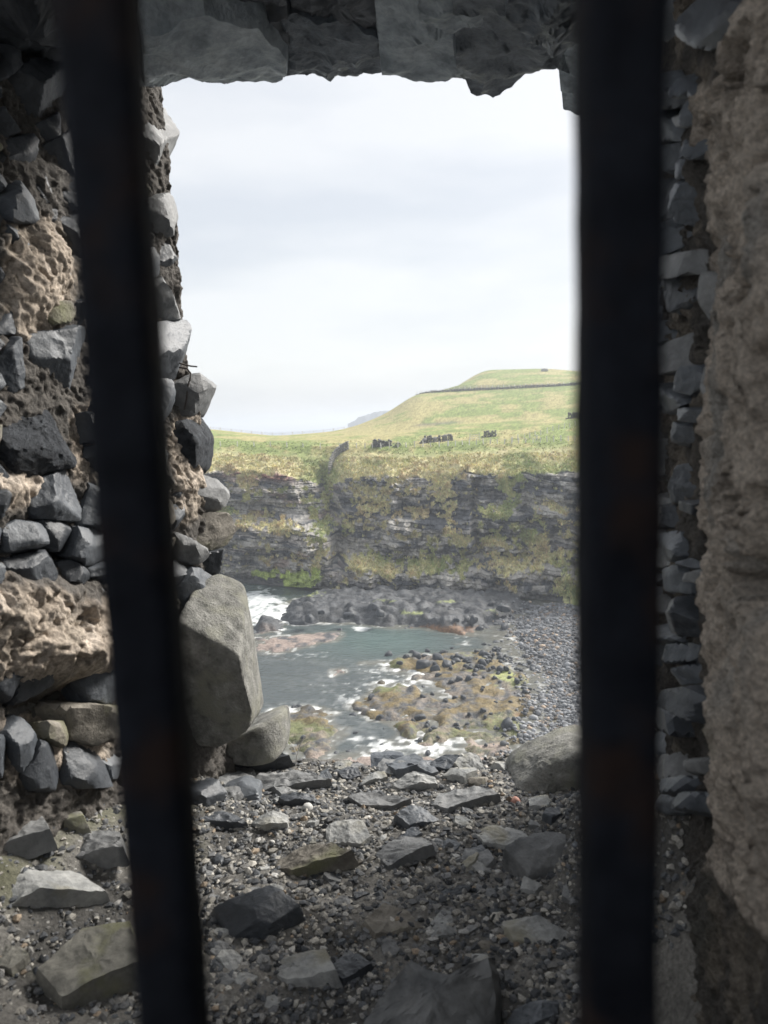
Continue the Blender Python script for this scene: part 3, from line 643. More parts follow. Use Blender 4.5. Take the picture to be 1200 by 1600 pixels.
def hull2(P):
    P = sorted(set((float(a), float(b)) for a, b in P)); cr = lambda o, a, b: (a[0] - o[0]) * (b[1] - o[1]) - (a[1] - o[1]) * (b[0] - o[0])
    def half(Q):
        h = []
        for p_ in Q:
            while len(h) > 1 and cr(h[-2], h[-1], p_) <= 0: h.pop()
            h.append(p_)
        return h[:-1]
    return half(P) + half(P[::-1])
def jag_slab(name, corners, thick, relief, mat, seed, basis, tilt=.25, edge=.025, batter=.06, npt=110):
    """broken slab: ragged outline given by the corners, faceted upper face, rough broken sides"""
    R = np.random.default_rng(seed); q = np.asarray(corners, float); size = np.abs(q).max(); b_ = []
    per = np.linalg.norm(np.roll(q, -1, 0) - q, axis=1); m_ = np.maximum(2, np.round(npt * per / per.sum())).astype(int)
    for i in range(len(q)):
        for k in range(m_[i]): b_.append(lerp(q[i], q[(i + 1) % len(q)], k / m_[i]))
    b_ = np.array(b_); nb = len(b_); b3 = np.concatenate([b_, np.zeros((nb, 1))], 1) / size
    rad = fbm(b3 * 3 + seed, 4, seed, .6) * edge * 1.6 + fbm(b3 * 11 + seed, 3, seed + 1, .6) * edge * .8
    b_ = b_ * (1 + rad)[:, None]
    rings = [(1 + batter * 1.3, -thick), (1 + batter, -thick * .75), (1 + batter * .7, -thick * .5), (1 + batter * .4, -thick * .25), (1.0, 0)] + [(f, 1) for f in (.985, .95, .9, .83, .75, .66, .56, .46, .36, .26, .16, .07)]
    pl = [(R.normal(0, tilt), R.normal(0, tilt), R.uniform(0, .2)) for _ in range(4)]
    g0 = np.mean(np.min([a * b_[:, 0] + c * b_[:, 1] + d * size for a, c, d in pl], 0))
    V_ = []
    for f, zz in rings:
        p_ = b_ * f; g = np.min([a * p_[:, 0] + c * p_[:, 1] + d * size for a, c, d in pl], 0) - g0
        p3 = np.concatenate([p_, np.full((nb, 1), zz if zz < 0 else 0)], 1) / size
        if zz < 0: p_ = p_ * (1 + .05 * ridged(p3 * [2, 2, 5] + seed, 3, seed + 4) * min(1, -zz / thick * 3))[:, None]
        top = g + relief * (1 - 2.4 * np.abs(fbm(p3 * 2.2 + seed, 3, seed + 2))) + relief * .35 * fbm(p3 * 9, 3, seed + 3)
        V_.append(np.concatenate([p_, (top + min(zz, 0))[:, None]], 1))
    V_ = np.concatenate(V_ + [np.array([[0, 0, V_[-1][:, 2].mean()]])]); nr_ = len(rings)
    i = np.arange(nr_ * nb).reshape(nr_, nb); F = np.stack([i[:-1], np.roll(i[:-1], -1, 1), np.roll(i[1:], -1, 1), i[1:]], -1).reshape(-1, 4)
    tri = np.concatenate([F[:, [0, 1, 2]], F[:, [0, 2, 3]], np.stack([i[-1], np.roll(i[-1], -1), np.full(nb, nr_ * nb)], 1)])
    me = mesh_np(name, V_ @ np.asarray(basis), tri, mat); sharpen(me, 30); return me
# --- loose stones on the floor: centre x, y, width, height in the photograph, relative height, material, label
LOOSE = [
 (372, 1196, 150, 36, .22, 'basalt_dark', 'long dark ledge slab under the big boulder at the sill'),
 (376, 1231, 62, 48, .5, 'basalt', 'blocky dark stone just below the long ledge slab'),
 (446, 1229, 130, 40, .22, 'basalt_mid', 'broad grey slab beside the blocky stone near the sill'),
 (468, 1254, 80, 28, .3, 'basalt_dark', 'dark flat stone beside the small white pebble'),
 (426, 1287, 62, 26, .35, 'basalt_pale', 'small pale grey stone left of the white pebble'),
 (345, 1286, 82, 36, .3, 'basalt_dark', 'dark flat stone next to the left bar in the gravel'),
 (316, 1236, 50, 70, .75, 'basalt_dark', 'dark lump half hidden behind the left bar near the sill'),
 (583, 1256, 104, 28, .22, 'basalt_mid', 'long thin grey slab in the upper centre of the gravel'),
 (583, 1220, 52, 20, .25, 'basalt_pale', 'small pale flat stone at the sill centre'),
 (545, 1212, 40, 22, .45, 'basalt_dark', 'small black stone at the sill left of the pale flat one'),
 (653, 1229, 80, 38, .35, 'basalt_pale', 'grey faceted stone at the sill right of centre'),
 (656, 1202, 56, 24, .4, 'basalt_dark', 'dark sharp stone on the outer lip of the sill'),
 (703, 1198, 68, 30, .35, 'basalt', 'blue grey flat stone on the outer lip right of centre'),
 (730, 1254, 100, 50, .25, 'basalt_mid', 'wide grey slab left of the small pink pebble'),
 (655, 1281, 68, 36, .35, 'basalt', 'dark grey stone in gravel below the faceted sill stone'),
 (543, 1305, 78, 42, .28, 'basalt_pale', 'pale tilted slab left of centre in the gravel'),
 (634, 1336, 92, 60, .3, 'basalt_mid', 'faceted grey stone at the middle of the gravel'),
 (792, 1312, 98, 46, .22, 'basalt_pale', 'pale smooth slab on the right half of the gravel'),
 (858, 1342, 118, 66, .5, 'basalt_mid', 'large grey angular stone against the right bar'),
 (478, 1352, 132, 52, .32, 'basalt_brown', 'brown flat-topped stone left of the gravel centre'),
 (407, 1432, 134, 78, .5, 'basalt_dark', 'dark faceted stone beside the left bar in lower gravel'),
 (613, 1441, 88, 50, .16, 'basalt_brown', 'tan half-buried slab in the lower middle gravel'),
 (697, 1449, 56, 46, .16, 'basalt_pale', 'small grey half-buried stone right of the tan slab'),
 (832, 1457, 108, 46, .15, 'basalt_pale', 'flat grey stone low in the gravel near the right bar'),
 (478, 1520, 130, 58, .3, 'basalt_pale', 'pale pointed slab with a sharp ridge in lower left gravel'),
 (548, 1518, 78, 50, .4, 'basalt_dark', 'dark stone leaning on the pale pointed slab'),
 (838, 1592, 104, 40, .3, 'basalt', 'grey stone at the bottom edge right of the big block'),
 (750, 1222, 36, 22, .5, 'basalt_brown', 'little brown stone beside the wide grey slab near the sill'),
 (875, 1273, 54, 26, .35, 'basalt', 'grey stone below the lichen boulder by the right bar'),
 (105, 1287, 76, 38, .5, 'mossy', 'small mossy rounded stone at the foot of the left wall'),
 (28, 1322, 120, 62, .4, 'basalt_mid', 'grey slab at the left edge under the rubble wall'),
 (150, 1338, 116, 60, .4, 'basalt_mid', 'flat-topped block left of the left bar'),
 (70, 1412, 176, 96, .36, 'basalt_pale', 'wide pale flat-topped slab at the left edge'),
 (12, 1502, 64, 36, .3, 'mossy', 'low mossy stone in the bottom left corner'),
 (146, 1535, 156, 130, .46, 'mossy', 'big mossy-topped block at bottom left beside the bar'),
 (166, 1198, 78, 88, .8, 'basalt', 'upright faceted stone behind the left bar at the wall foot'),
 (96, 1208, 64, 72, .7, 'basalt', 'slanting blue grey stone leaning at the foot of left wall'),
 (58, 1242, 86, 66, .6, 'basalt_brown', 'brown and grey stone lowest at the left wall foot'),
 (1136, 1400, 110, 110, .5, 'basalt_dark', 'dark diagonal slab below the plastered wall at right'),
 (1040, 1388, 40, 36, .4, 'basalt_pale', 'small pale stone right of the right bar'),
 (340, 1345, 26, 18, .5, 'basalt_dark', 'thumb-sized dark stone beside the left bar in mid gravel'),
 (720, 1395, 34, 20, .4, 'basalt_dark', 'small dark chip below the faceted stone in mid gravel'),
 (565, 1400, 30, 18, .4, 'basalt_dark', 'small dark chip above the tan half-buried slab'),
 (760, 1480, 30, 18, .4, 'basalt_brown', 'small brown chip between the two half-buried grey stones'),
]
def to_floor(px, py):
    P = on_z(px, py, FLOOR)
    for _ in range(6): P = on_z(px, py, float(floor_h(P[:1], P[1:2])[0]))
    return P
for k, (cx, cy, w_, h_, hr, mt, lab) in enumerate(LOOSE):
    R = np.random.default_rng(600 + k); P = to_floor(cx, cy + h_ * .22); dep = float((P - CAM) @ _f); mpp = dep / FPX
    a_ = w_ * mpp / 2; al = math.atan2(H - P[2], P[1]); cz = hr * a_
    b_ = np.clip((h_ * mpp - 1.1 * cz * math.cos(al)) / math.sin(al) / 2, .35 * a_, 1.25 * a_)
    if hr <= .46:
        cr = [(a_ * math.cos(t) * f, b_ * math.sin(t) * f) for t, f in ((6.283 * (j + R.uniform(-.3, .3)) / 6, R.uniform(.8, 1.15)) for j in range(R.integers(5, 7)))]
        cr = hull2(cr); ya = R.uniform(-.3, .3); tl = R.uniform(-.05, .22)
        me = jag_slab('loose_stone', cr, cz * 1.5, a_ * .05, M[mt], 600 + k, np.eye(3), .16)
        o = link('loose_stone', me, None, (P[0], P[1] + b_ * .3, P[2] + cz * (1.25 if cx < 200 else .85)), lab, 'stone', 'loose stones on the floor of the opening'); o.rotation_euler = (tl, R.uniform(-.12, .12), ya)
        continue
    me = rock_mesh('loose_stone', rand_planes(R, a_, b_, cz, 5 + k % 2, 2, .3, .5), (a_ * 1.1, b_ * 1.1, cz), M[mt], 5 if w_ > 75 else 4 if w_ > 40 else 3, 600 + k, .05, 3.0, 34)
    o = link('loose_stone', me, None, (P[0], P[1] + b_ * .25, P[2] + cz * .25), lab, 'stone', 'loose stones on the floor of the opening'); o.rotation_euler = (R.uniform(-.12, .2), R.uniform(-.12, .12), R.uniform(-.2, .2))
def outline_rock(name, poly, p0, n, front, back, mat, sub, seed, amp, soft, label, cat, facets=(), parent=None, edge_tilt=.12, freq=2.4, group=None):
    """rock whose silhouette on the plane (p0, n) is the convex outline; facets are (u, v, w, distance scale)"""
    poly = hull2(poly); n = unit(n); pts = on_plane([q[0] for q in poly], [q[1] for q in poly], p0, n); c_ = pts.mean(0)
    v_ = unit(np.array([0, 0, 1.0]) - n * n[2]) if abs(n[2]) < .9 else unit(np.array([0, 1.0, 0]) - n * n[1]); u_ = np.cross(v_, n)
    B_ = np.stack([u_, v_, n]); q = (pts - c_) @ B_.T
    R = np.random.default_rng(seed); pl = []; area = np.sum(q[:, 0] * np.roll(q[:, 1], -1) - np.roll(q[:, 0], -1) * q[:, 1])
    for i in range(len(q)):
        e = q[(i + 1) % len(q)] - q[i]; m_ = np.array([e[1], -e[0], 0]) * np.sign(area); m_ = unit(m_); d_ = m_ @ q[i]
        if d_ <= 1e-3: continue
        m2 = m_ + [0, 0, R.uniform(-.3, 1) * edge_tilt]; pl.append((unit(m2), d_ / np.linalg.norm(m2)))
    for f_ in facets: pl.append((unit(f_[:3]), front * f_[3]))
    pl.append((np.array([0, 0, 1.0]), front)); pl.append((np.array([0, 0, -1.0]), back))
    hs_ = np.abs(q[:, :2]).max(0)
    me = rock_mesh(name, pl, (hs_[0], hs_[1], (front + back) / 2), mat, sub, seed, amp, freq, soft, basis=B_)
    return link(name, me, parent, tuple(c_), label, cat, group)
toward = unit([0, -1, .12])
outline_rock('boulder', [(284, 960), (300, 915), (338, 898), (362, 906), (374, 950), (386, 1030), (400, 1110), (392, 1135), (340, 1172), (300, 1172), (276, 1100)], at(340, 1040, 2.24), toward, .10, .16, M['lichen_boulder'], 6, 901, .035, 22, 'tall lichen-grey boulder standing at the left of the sill', 'boulder', facets=((.5, .85, .55, 1.15), (-.25, -.35, .9, .8), (.95, .05, .45, 1.5)))
outline_rock('boulder', [(352, 1180), (350, 1150), (395, 1132), (440, 1112), (446, 1150), (440, 1182), (400, 1190)], at(400, 1160, 2.5), toward, .08, .14, M['lichen_boulder'], 5, 902, .015, 8, 'smooth curved stone under the tall boulder at the sill', 'boulder', facets=((.6, .2, .7, 1.0),))
outline_rock('boulder', [(790, 1250), (802, 1216), (838, 1186), (884, 1166), (935, 1162), (960, 1200), (950, 1250), (860, 1262)], at(870, 1215, 2.32), toward, .10, .16, M['lichen_boulder'], 6, 903, .06, 23, 'rounded lichen-covered boulder at the right end of the sill', 'boulder', facets=((-.4, .5, .7, 1.0), (.3, .6, .6, 1.1)))
R = np.random.default_rng(91)
SM = ['basalt_mid', 'basalt_pale', 'basalt', 'basalt_pale', 'basalt_mid']
def chip(px, py, w_, k, mt, lab, grp, tl):
    P = to_floor(px, py); a_ = w_ * float((P - CAM) @ _f) / FPX / 2; b_ = a_ * R.uniform(.55, 1.1); cz = a_ * R.uniform(.22, .45)
    cr = hull2([(a_ * math.cos(t) * f, b_ * math.sin(t) * f) for t, f in ((6.283 * (j + R.uniform(-.35, .35)) / 6, R.uniform(.75, 1.2)) for j in range(6))])
    o = link('loose_stone', jag_slab('loose_stone', cr, cz * 1.6, a_ * .05, M[mt], 1700 + k, np.eye(3), .18, .03, .08, 48), None, (P[0], P[1], P[2] + cz * .8), lab, 'stone', grp); o.rotation_euler = (R.uniform(-.1, tl), R.uniform(-.25, .25), R.uniform(0, 6.28))
for k in range(26):
    px = R.uniform(310, 800); chip(px, R.uniform(1192, 1216) + (px < 520) * R.uniform(0, 30), R.uniform(32, 78), k, SM[k % 5], 'one of the broken slabs heaped along the far lip of the sill', 'broken slabs along the far lip of the sill', .35)
for k in range(84):
    chip(R.uniform(320, 905), 1250 + 345 * R.uniform(0, 1) ** .8, 16 + 46 * R.uniform(0, 1) ** 2, 40 + k, SM[k % 5], 'one of the small flat stone chips lying loose among the gravel', 'small flat chips among the gravel', .3)
def facing_slab(poly, depth, nrm, thick, relief, mt, seed, label, tilt=.2):
    cen = np.mean(poly, 0); n_ = unit(nrm); p0 = at(cen[0], cen[1], depth); pts = on_plane([q[0] for q in poly], [q[1] for q in poly], p0, n_); c_ = pts.mean(0)
    v_ = unit(np.array([0, 0, 1.0]) - n_ * n_[2]); u_ = np.cross(v_, n_); B_ = np.stack([u_, v_, n_]); q = ((pts - c_) @ B_.T)[:, :2]
    link('loose_stone', jag_slab('loose_stone', q, thick, relief, M[mt], seed, B_, tilt, .03, .10), None, tuple(c_), label, 'stone', 'loose stones on the floor of the opening')
facing_slab([(545, 1650), (575, 1592), (604, 1546), (641, 1500), (668, 1517), (702, 1526), (738, 1506), (764, 1494), (773, 1545), (772, 1650)], 1.33, [-.1, -.7, .72], .14, .012, 'basalt_mid', 904, 'largest grey block at the bottom centre of the gravel')
for cx, cy, w_, mt, lab in ((481, 1264, 22, 'white', 'small white rounded pebble in the upper left gravel'), (805, 1254, 20, 'pink', 'small pink pebble below the lichen boulder at right'), (345, 1282, 12, 'white', 'tiny white pebble on the dark stone next to left bar')):
    M.setdefault('white', rock_mat('white_pebble', (.42, .42, .4), (.6, .59, .56), 30, .2, .6)); M.setdefault('pink', rock_mat('pink_pebble', (.42, .2, .15), (.55, .3, .24), 30, .2, .6))
    P = to_floor(cx, cy); r = w_ * float((P - CAM) @ _f) / FPX / 2
    link('pebble', rock_mesh('pebble', rand_planes(np.random.default_rng(cx), r, r * .8, r * .6, 8, 4, .8, .8), (r, r * .8, r * .6), M[mt], 3, cx, .03, 1.5, 5), None, (P[0], P[1], P[2] + r * .4), lab, 'pebble')

# --- walls
def wall_mesh(name, A, B, C, n, ar, br, na, nb, mat, seed, blobs, colfn, rough=1.0, pit=0.0, freq=1.0, step=None):
    """mortar face: a = up the jamb, b = from the jamb towards the room"""
    a_, b_ = np.meshgrid(np.linspace(*ar, na), np.concatenate([np.linspace(br[0], br[1], nb)])); a_, b_ = a_.ravel(), b_.ravel()
    P = A + a_[:, None] * (B - A) + b_[:, None] * (C - A)
    qx, qy, _ = proj(P); P0_ = P
    P = P + .035 * np.stack([fbm(P * 11 + 7 * k, 2, seed + 30 + k) for k in range(3)], 1) + .014 * np.stack([fbm(P * 33 + 7 * k, 2, seed + 40 + k) for k in range(3)], 1)
    h = fbm(P * 4 * freq, 3, seed) * .02 + fbm(P * 9 * freq, 4, seed + 1) * .02 * rough + fbm(P * 38 * freq, 4, seed + 2) * .010 * rough + fbm(P * 75 * freq, 2, seed + 7) * .005 * rough + fbm(P * 130 * freq, 1, seed + 8) * .003 * rough + .004
    h -= sstep(fbm(P * 11 * freq, 4, seed + 3, .65), .24, .42) * .03 * pit + sstep(fbm(P * 40, 2, seed + 4), .3, .55) * .009 * pit
    for x_, y_, w_, hh, s_ in blobs: h += s_ * np.exp(-((qx - x_) / w_) ** 2 - ((qy - y_) / hh) ** 2) * (1 + .5 * fbm(P * 18, 3, seed + 6))
    h -= .20 * np.clip(-b_, 0, 1) * 3
    if step is not None: h += step(P, qx, qy)
    return mesh_np(name, P0_ + n * h[:, None], grid_faces(nb, na), mat, colfn(P0_, h, qx, qy))
lw = empty('rubble_wall', tuple(LA), 'rough rubble wall of dark basalt and tan mortar left of the opening', 'wall')
rw = empty('rubble_wall', tuple(RA), 'pitted tan plastered rubble wall right of the right-hand bar', 'wall')
lt = empty('stone_lintel', (0, 2.2, H + 1.1), 'row of broken blue-grey stone slabs roofing the top of the opening', 'lintel')
def local(o, root): o.location = Vector(o.location) - Vector(root.location)
def mortar_col(P, h, qx, qy):
    n_ = fbm(P * 7, 4, 551); m_ = fbm(P * 30, 3, 552)
    c = mixc(np.tile([.43, .365, .30], (len(P), 1)), [.29, .25, .205], sstep(n_, -.1, .4)); c = mixc(c, [.56, .49, .42], sstep(m_, .05, .4) * .6)
    c = mixc(c, [.17, .165, .075], sstep(fbm(P * 4.5, 3, 553), .2, .45) * .6 * (qy > 900))
    c = c * (1 + .4 * vnoise(P * 120, 557))[:, None]
    tan = np.zeros(len(P))                                                   # clean lime survives in patches, the rest is grimy
    for x_, y_, w_, hh in ((45, 435, 60, 95), (20, 1000, 90, 90), (125, 1010, 75, 75), (110, 1160, 90, 60), (25, 765, 60, 26), (130, 690, 24, 70), (290, 770, 30, 60), (285, 690, 25, 40)): tan = np.maximum(tan, np.exp(-((qx - x_) / w_) ** 4 - ((qy - y_) / hh) ** 4))
    return mixc(c, [.07, .067, .064], sstep(-tan + .5 * n_ + .4 * m_, -.8, -.3) * .9)
me = wall_mesh('mortar', LA, LB, LC, Ln, (-.6, 1.4), (-.1, 1.12), 580, 240, M['mortar'], 540,
   ((45, 430, 55, 85, .05), (15, 1000, 70, 70, .06), (125, 1025, 60, 45, .08), (100, 940, 70, 40, .05), (20, 770, 50, 30, .03), (285, 760, 30, 50, .03), (305, 650, 20, 60, .02), (60, 1110, 60, 40, -.07), (130, 1080, 40, 25, -.05), (70, 870, 60, 14, -.04)), mortar_col, 1.1, .2)
link('mortar', me, lw).location = -lw.location
LEFT = [  # centre x, y, width, height, protrusion (m), material
 (30, 40, 70, 90, .03, 'basalt_dark'), (105, 55, 80, 80, .04, 'basalt_dark'), (40, 150, 110, 105, .06, 'basalt_dark'), (130, 150, 70, 90, .04, 'basalt_dark'), (95, 245, 95, 80, .05, 'basalt_dark'), (22, 240, 60, 60, .03, 'basalt_dark'), (60, 300, 60, 40, .03, 'basalt_dark'), (150, 40, 60, 70, .03, 'basalt_dark'), (75, 5, 60, 50, .04, 'basalt_dark'), (70, 205, 50, 40, .04, 'basalt_dark'), (8, 195, 40, 50, .03, 'basalt_dark'), (0, 100, 40, 60, .03, 'basalt_dark'), (150, 235, 50, 60, .03, 'basalt_dark'),
 (26, 326, 66, 64, .06, 'basalt'), (106, 372, 66, 62, .04, 'basalt_dark'), (165, 300, 60, 90, .03, 'basalt_dark'), (100, 440, 52, 60, .03, 'basalt'), (94, 562, 108, 112, .06, 'basalt'), (6, 575, 34, 90, .05, 'basalt'), (5, 490, 40, 60, .02, 'basalt'),
 (56, 680, 128, 112, .05, 'vesicular'), (84, 781, 96, 76, .05, 'basalt'), (146, 800, 42, 84, .05, 'basalt'), (28, 836, 76, 56, .06, 'basalt'), (138, 850, 62, 72, .05, 'basalt'), (42, 908, 92, 92, .05, 'basalt_dark'), (18, 962, 36, 42, .04, 'basalt'),
 (148, 925, 40, 36, .03, 'basalt_mid'), (150, 1132, 74, 52, .07, 'basalt_brown'), (32, 1165, 34, 52, .04, 'basalt'), (84, 1150, 30, 30, .03, 'basalt_brown'), (190, 520, 70, 90, .04, 'basalt'), (200, 640, 70, 90, .04, 'basalt'), (190, 740, 60, 70, .04, 'basalt_dark'), (205, 860, 70, 80, .04, 'basalt'), (215, 960, 80, 80, .05, 'basalt'), (205, 1060, 70, 80, .04, 'basalt'), (200, 420, 60, 70, .04, 'basalt'), (180, 200, 60, 80, .03, 'basalt_dark'),
 (232, 215, 64, 150, .05, 'basalt_mid'), (238, 338, 50, 58, .05, 'basalt_mid'), (243, 470, 48, 66, .05, 'basalt_mid'), (252, 545, 46, 84, .05, 'basalt'), (296, 630, 60, 48, .07, 'basalt_mid'), (302, 690, 62, 78, .07, 'vesicular'), (246, 640, 40, 80, .04, 'basalt'), (250, 712, 46, 70, .04, 'basalt_mid'),
 (314, 772, 44, 58, .05, 'basalt_mid'), (308, 832, 50, 60, .06, 'basalt_brown'), (276, 800, 36, 40, .03, 'basalt'), (290, 858, 44, 48, .05, 'basalt_mid'), (322, 880, 32, 32, .06, 'basalt_dark'), (298, 918, 62, 62, .07, 'basalt'), (262, 900, 40, 60, .04, 'basalt_dark'), 
]
def rand_poly(R, cx, cy, w_, h_, n_=None):
    n_ = n_ or R.integers(4, 7); o_ = R.uniform(0, 6.28); out = []
    for k in range(n_):
        t = o_ + 6.283 * (k + R.uniform(-.28, .28)) / n_; s_ = 1 / max(abs(math.cos(t)) ** 4 + abs(math.sin(t)) ** 4, .25) ** .25
        out.append((cx + w_ / 2 * math.cos(t) * s_ * R.uniform(.88, 1.05), cy + h_ / 2 * math.sin(t) * s_ * R.uniform(.88, 1.05)))
    return out
def clip_half(poly, m, n):                                                   # keep the side of the line through m where n points away
    out = []
    for i in range(len(poly)):
        p_, q_ = np.array(poly[i]), np.array(poly[(i + 1) % len(poly)]); dp, dq = (p_ - m) @ n, (q_ - m) @ n
        if dp <= 0: out.append(tuple(p_))
        if (dp < 0) != (dq < 0) and abs(dp - dq) > 1e-9: out.append(tuple(p_ + (q_ - p_) * dp / (dp - dq)))
    return out
def fill_stones(lst, n, box, size, bare, mats, seed):
    """more stones for the gaps left between the measured ones"""
    R = np.random.default_rng(seed); out = list(lst); tries = 0
    while n > 0 and tries < 6000:
        tries += 1; cx, cy = R.uniform(box[0], box[1]), R.uniform(box[2], box[3]); w_ = R.uniform(*size) ; h_ = w_ * R.uniform(.6, 1.3)
        if any(abs(cx - o[0]) < (o[2] + w_ * .45) / 2 and abs(cy - o[1]) < (o[3] + h_ * .45) / 2 for o in out): continue
        if any(((cx - b[0]) / b[2]) ** 2 + ((cy - b[1]) / b[3]) ** 2 < 1 for b in bare): continue
        out.append((cx, cy, w_, h_, R.uniform(.02, .05), R.choice(mats))); n -= 1
    return out
def wall_stones(lst, root, A, n, seed, grow=1.85, gap=.6):
    for k, (cx, cy, w_, h_, pr, mt) in enumerate(lst):
        R = np.random.default_rng(seed + k); poly = rand_poly(R, cx, cy, w_ * grow, h_ * grow); c0 = np.array([cx, cy])
        for j, o in enumerate(lst):
            if j == k: continue
            dv = np.array([o[0] - cx, o[1] - cy]); L_ = np.linalg.norm(dv)
            if L_ < 1 or L_ > 1.2 * (max(w_, h_) + max(o[2], o[3])): continue
            ang = math.atan2(dv[1], dv[0]); rad = lambda w, h: 1 / math.hypot(math.cos(ang) / w, math.sin(ang) / h)
            f_ = rad(w_, h_) / (rad(w_, h_) + rad(o[2], o[3]))
            if L_ * f_ - gap < 3: continue
            pl2 = clip_half(poly, c0 + dv / L_ * (L_ * f_ - gap), dv / L_)
            if len(pl2) >= 3: poly = pl2
        fc = [(R.uniform(-.8, .8), R.uniform(-.8, .8), 1, R.uniform(.65, .9)) for _ in range(3)] + [(R.uniform(-1.4, 1.4), R.uniform(-1.4, 1.4), 1, R.uniform(1.0, 1.6)) for _ in range(3)]
        ves = mt == 'vesicular'
        o = outline_rock('stone', poly, A, n, pr, .08, M[mt], 5 if max(w_, h_) > 85 else 4, seed + k, .085 if ves else .05, 12 if ves else 30, None, None, fc, root, .3, 4.5 if ves else 3.0)
        local(o, root)
BARE = ((60, 1120, 110, 65), (45, 435, 40, 75), (15, 1000, 70, 60), (125, 1025, 62, 45), (100, 945, 50, 30), (20, 765, 40, 20), (125, 690, 18, 60))
LEFT = fill_stones(LEFT, 120, (-30, 330, -20, 1200), (32, 66), BARE, ['basalt', 'basalt_dark', 'basalt_dark', 'basalt', 'basalt_brown'], 77)
LEFT = [l for l in LEFT if not (l[0] > 268 and l[1] < 605) and not (l[0] > 262 and l[1] < 420) and not (l[0] > 240 and l[1] > 955)]
wall_stones(LEFT, lw, LA, Ln, 1000)
RIGHT = []
R = np.random.default_rng(33)
for i in range(30):
    cy = 130 + 1130 * (i + R.uniform(0, 1)) / 30; u = R.uniform(0, 1)
    RIGHT.append((1022 + 74 * u, cy, R.uniform(16, 30), R.uniform(36, 100), R.uniform(.03, .08), R.choice(['basalt', 'basalt', 'basalt_dark', 'basalt_mid', 'basalt'])))
RIGHT += [(1058, 560, 24, 26, .05, 'basalt_mid'), (1064, 618, 34, 46, .04, 'basalt'), (1108, 470, 26, 70, .02, 'basalt_mid'), (1116, 610, 26, 110, .02, 'basalt_mid'), (1066, 1200, 44, 80, .05, 'basalt_mid'), (1078, 1030, 30, 80, .05, 'basalt'), (1040, 1012, 26, 60, .04, 'basalt'), (1044, 870, 26, 34, .05, 'basalt_mid'), (1040, 800, 30, 50, .05, 'basalt_mid'), (1065, 20, 60, 70, .04, 'basalt_dark'), (1120, 30, 60, 80, .05, 'basalt_dark')]
RIGHT = fill_stones(RIGHT, 26, (1012, 1100, 100, 1260), (16, 34), (), ['basalt', 'basalt_dark', 'basalt_mid', 'basalt'], 78)
wall_stones(RIGHT, rw, RA, Rn, 1200, 1.45)
def plastered(P, qx, qy): return sstep(qx + 16 * fbm(P * 6, 4, 562) + 8 * np.sin(qy * .01) - 45 * sstep(qy, 200, 20), 1106, 1116) * sstep(qy + 60 * fbm(P * 5, 3, 566) - .6 * (qx - 1100), 1400, 1360)
def right_col(P, h, qx, qy):
    c = mixc(mortar_col(P, h, qx, qy), [.34, .29, .23], sstep(fbm(P * 9, 3, 568), -.05, .35) * .45); n_ = fbm(P * 12, 4, 561)
    pl = plastered(P, qx, qy)
    pc = mixc(np.tile([.60, .52, .44], (len(P), 1)), [.42, .365, .31], sstep(n_, 0, .4)); pc = mixc(pc, [.30, .30, .29], sstep(fbm(P * [9, 9, 3], 4, 565), .08, .4) * .7); pc = mixc(pc, [.24, .24, .17], sstep(fbm(P * 5, 3, 563), .1, .4) * .5 * (qy > 900))
    return mixc(c, pc, pl)
me = wall_mesh('plaster', RA, RB, RC, Rn, (-.6, 1.35), (-.1, 1.2), 460, 320, M['plaster'], 570, ((1075, 1290, 60, 60, -.02),), right_col, 1.2, 2.6, 1.1, lambda P, qx, qy: -.004 + .012 * plastered(P, qx, qy) - .04 * sstep(fbm(P * [7, 7, 2.2], 3, 569), .3, .42) * plastered(P, qx, qy))
link('plaster', me, rw).location = -rw.location

# --- lintel slabs over the opening
LZ = H + 1.04
SLABS = [   # outline seen from below, drop below the soffit, material
 ([(222, 22), (320, 20), (400, 42), (446, 84), (447, 118), (440, 152), (400, 137), (345, 126), (300, 131), (262, 141), (226, 143)], .075, 'slate'),
 ([(436, 30), (530, 34), (622, 50), (618, 88), (592, 108), (560, 122), (520, 118), (480, 124), (438, 118)], .035, 'slate_dark'),
 ([(580, -40), (700, -40), (745, 60), (742, 104), (690, 99), (650, 102), (596, 97)], .06, 'slate'),
 ([(706, -20), (820, -30), (905, -10), (908, 60), (868, 97), (846, 100), (800, 132), (770, 147), (735, 141), (714, 112)], .115, 'slate_dark'),
 ([(850, 50), (930, 50), (940, 170), (905, 160), (880, 157), (872, 110)], .03, 'slate'),
 ([(120, -20), (215, -20), (236, 60), (236, 150), (150, 150), (110, 90)], .05, 'slate_dark'),
 ([(-60, -60), (130, -60), (140, 60), (60, 90), (-60, 60)], .05, 'basalt_dark'),
 ([(430, -70), (610, -70), (608, 40), (520, 22), (446, 32)], .0, 'basalt_dark'),
 ([(200, -90), (440, -90), (452, 50), (380, 26), (300, 8), (214, 10)], .0, 'basalt_dark'),
 ([(640, -60), (780, -50), (800, 20), (760, 84), (730, 40), (660, 20)], .095, 'slate'),
 ([(800, -60), (960, -60), (930, 40), (860, 70), (790, 10)], .15, 'slate_dark'),
 ([(930, -60), (1060, -60), (1060, 70), (1000, 150), (930, 150)], .05, 'basalt_dark'),
 ([(1050, -60), (1240, -60), (1240, 40), (1150, 60), (1050, 60)], .06, 'basalt_dark'),
]
for k, (pl, dn, mt) in enumerate(SLABS):
    pts = on_z([p[0] for p in pl], [p[1] for p in pl], LZ - dn); c_ = pts.mean(0); q = (pts - c_)[:, :2] * [1, -1]
    me = jag_slab('slab', q, .13, .019, M[mt], 1400 + k, np.diag([1.0, -1.0, -1.0]), .14, .013, .03, 150)
    link('slab', me, lt, tuple(Vector(c_) - Vector(lt.location)))
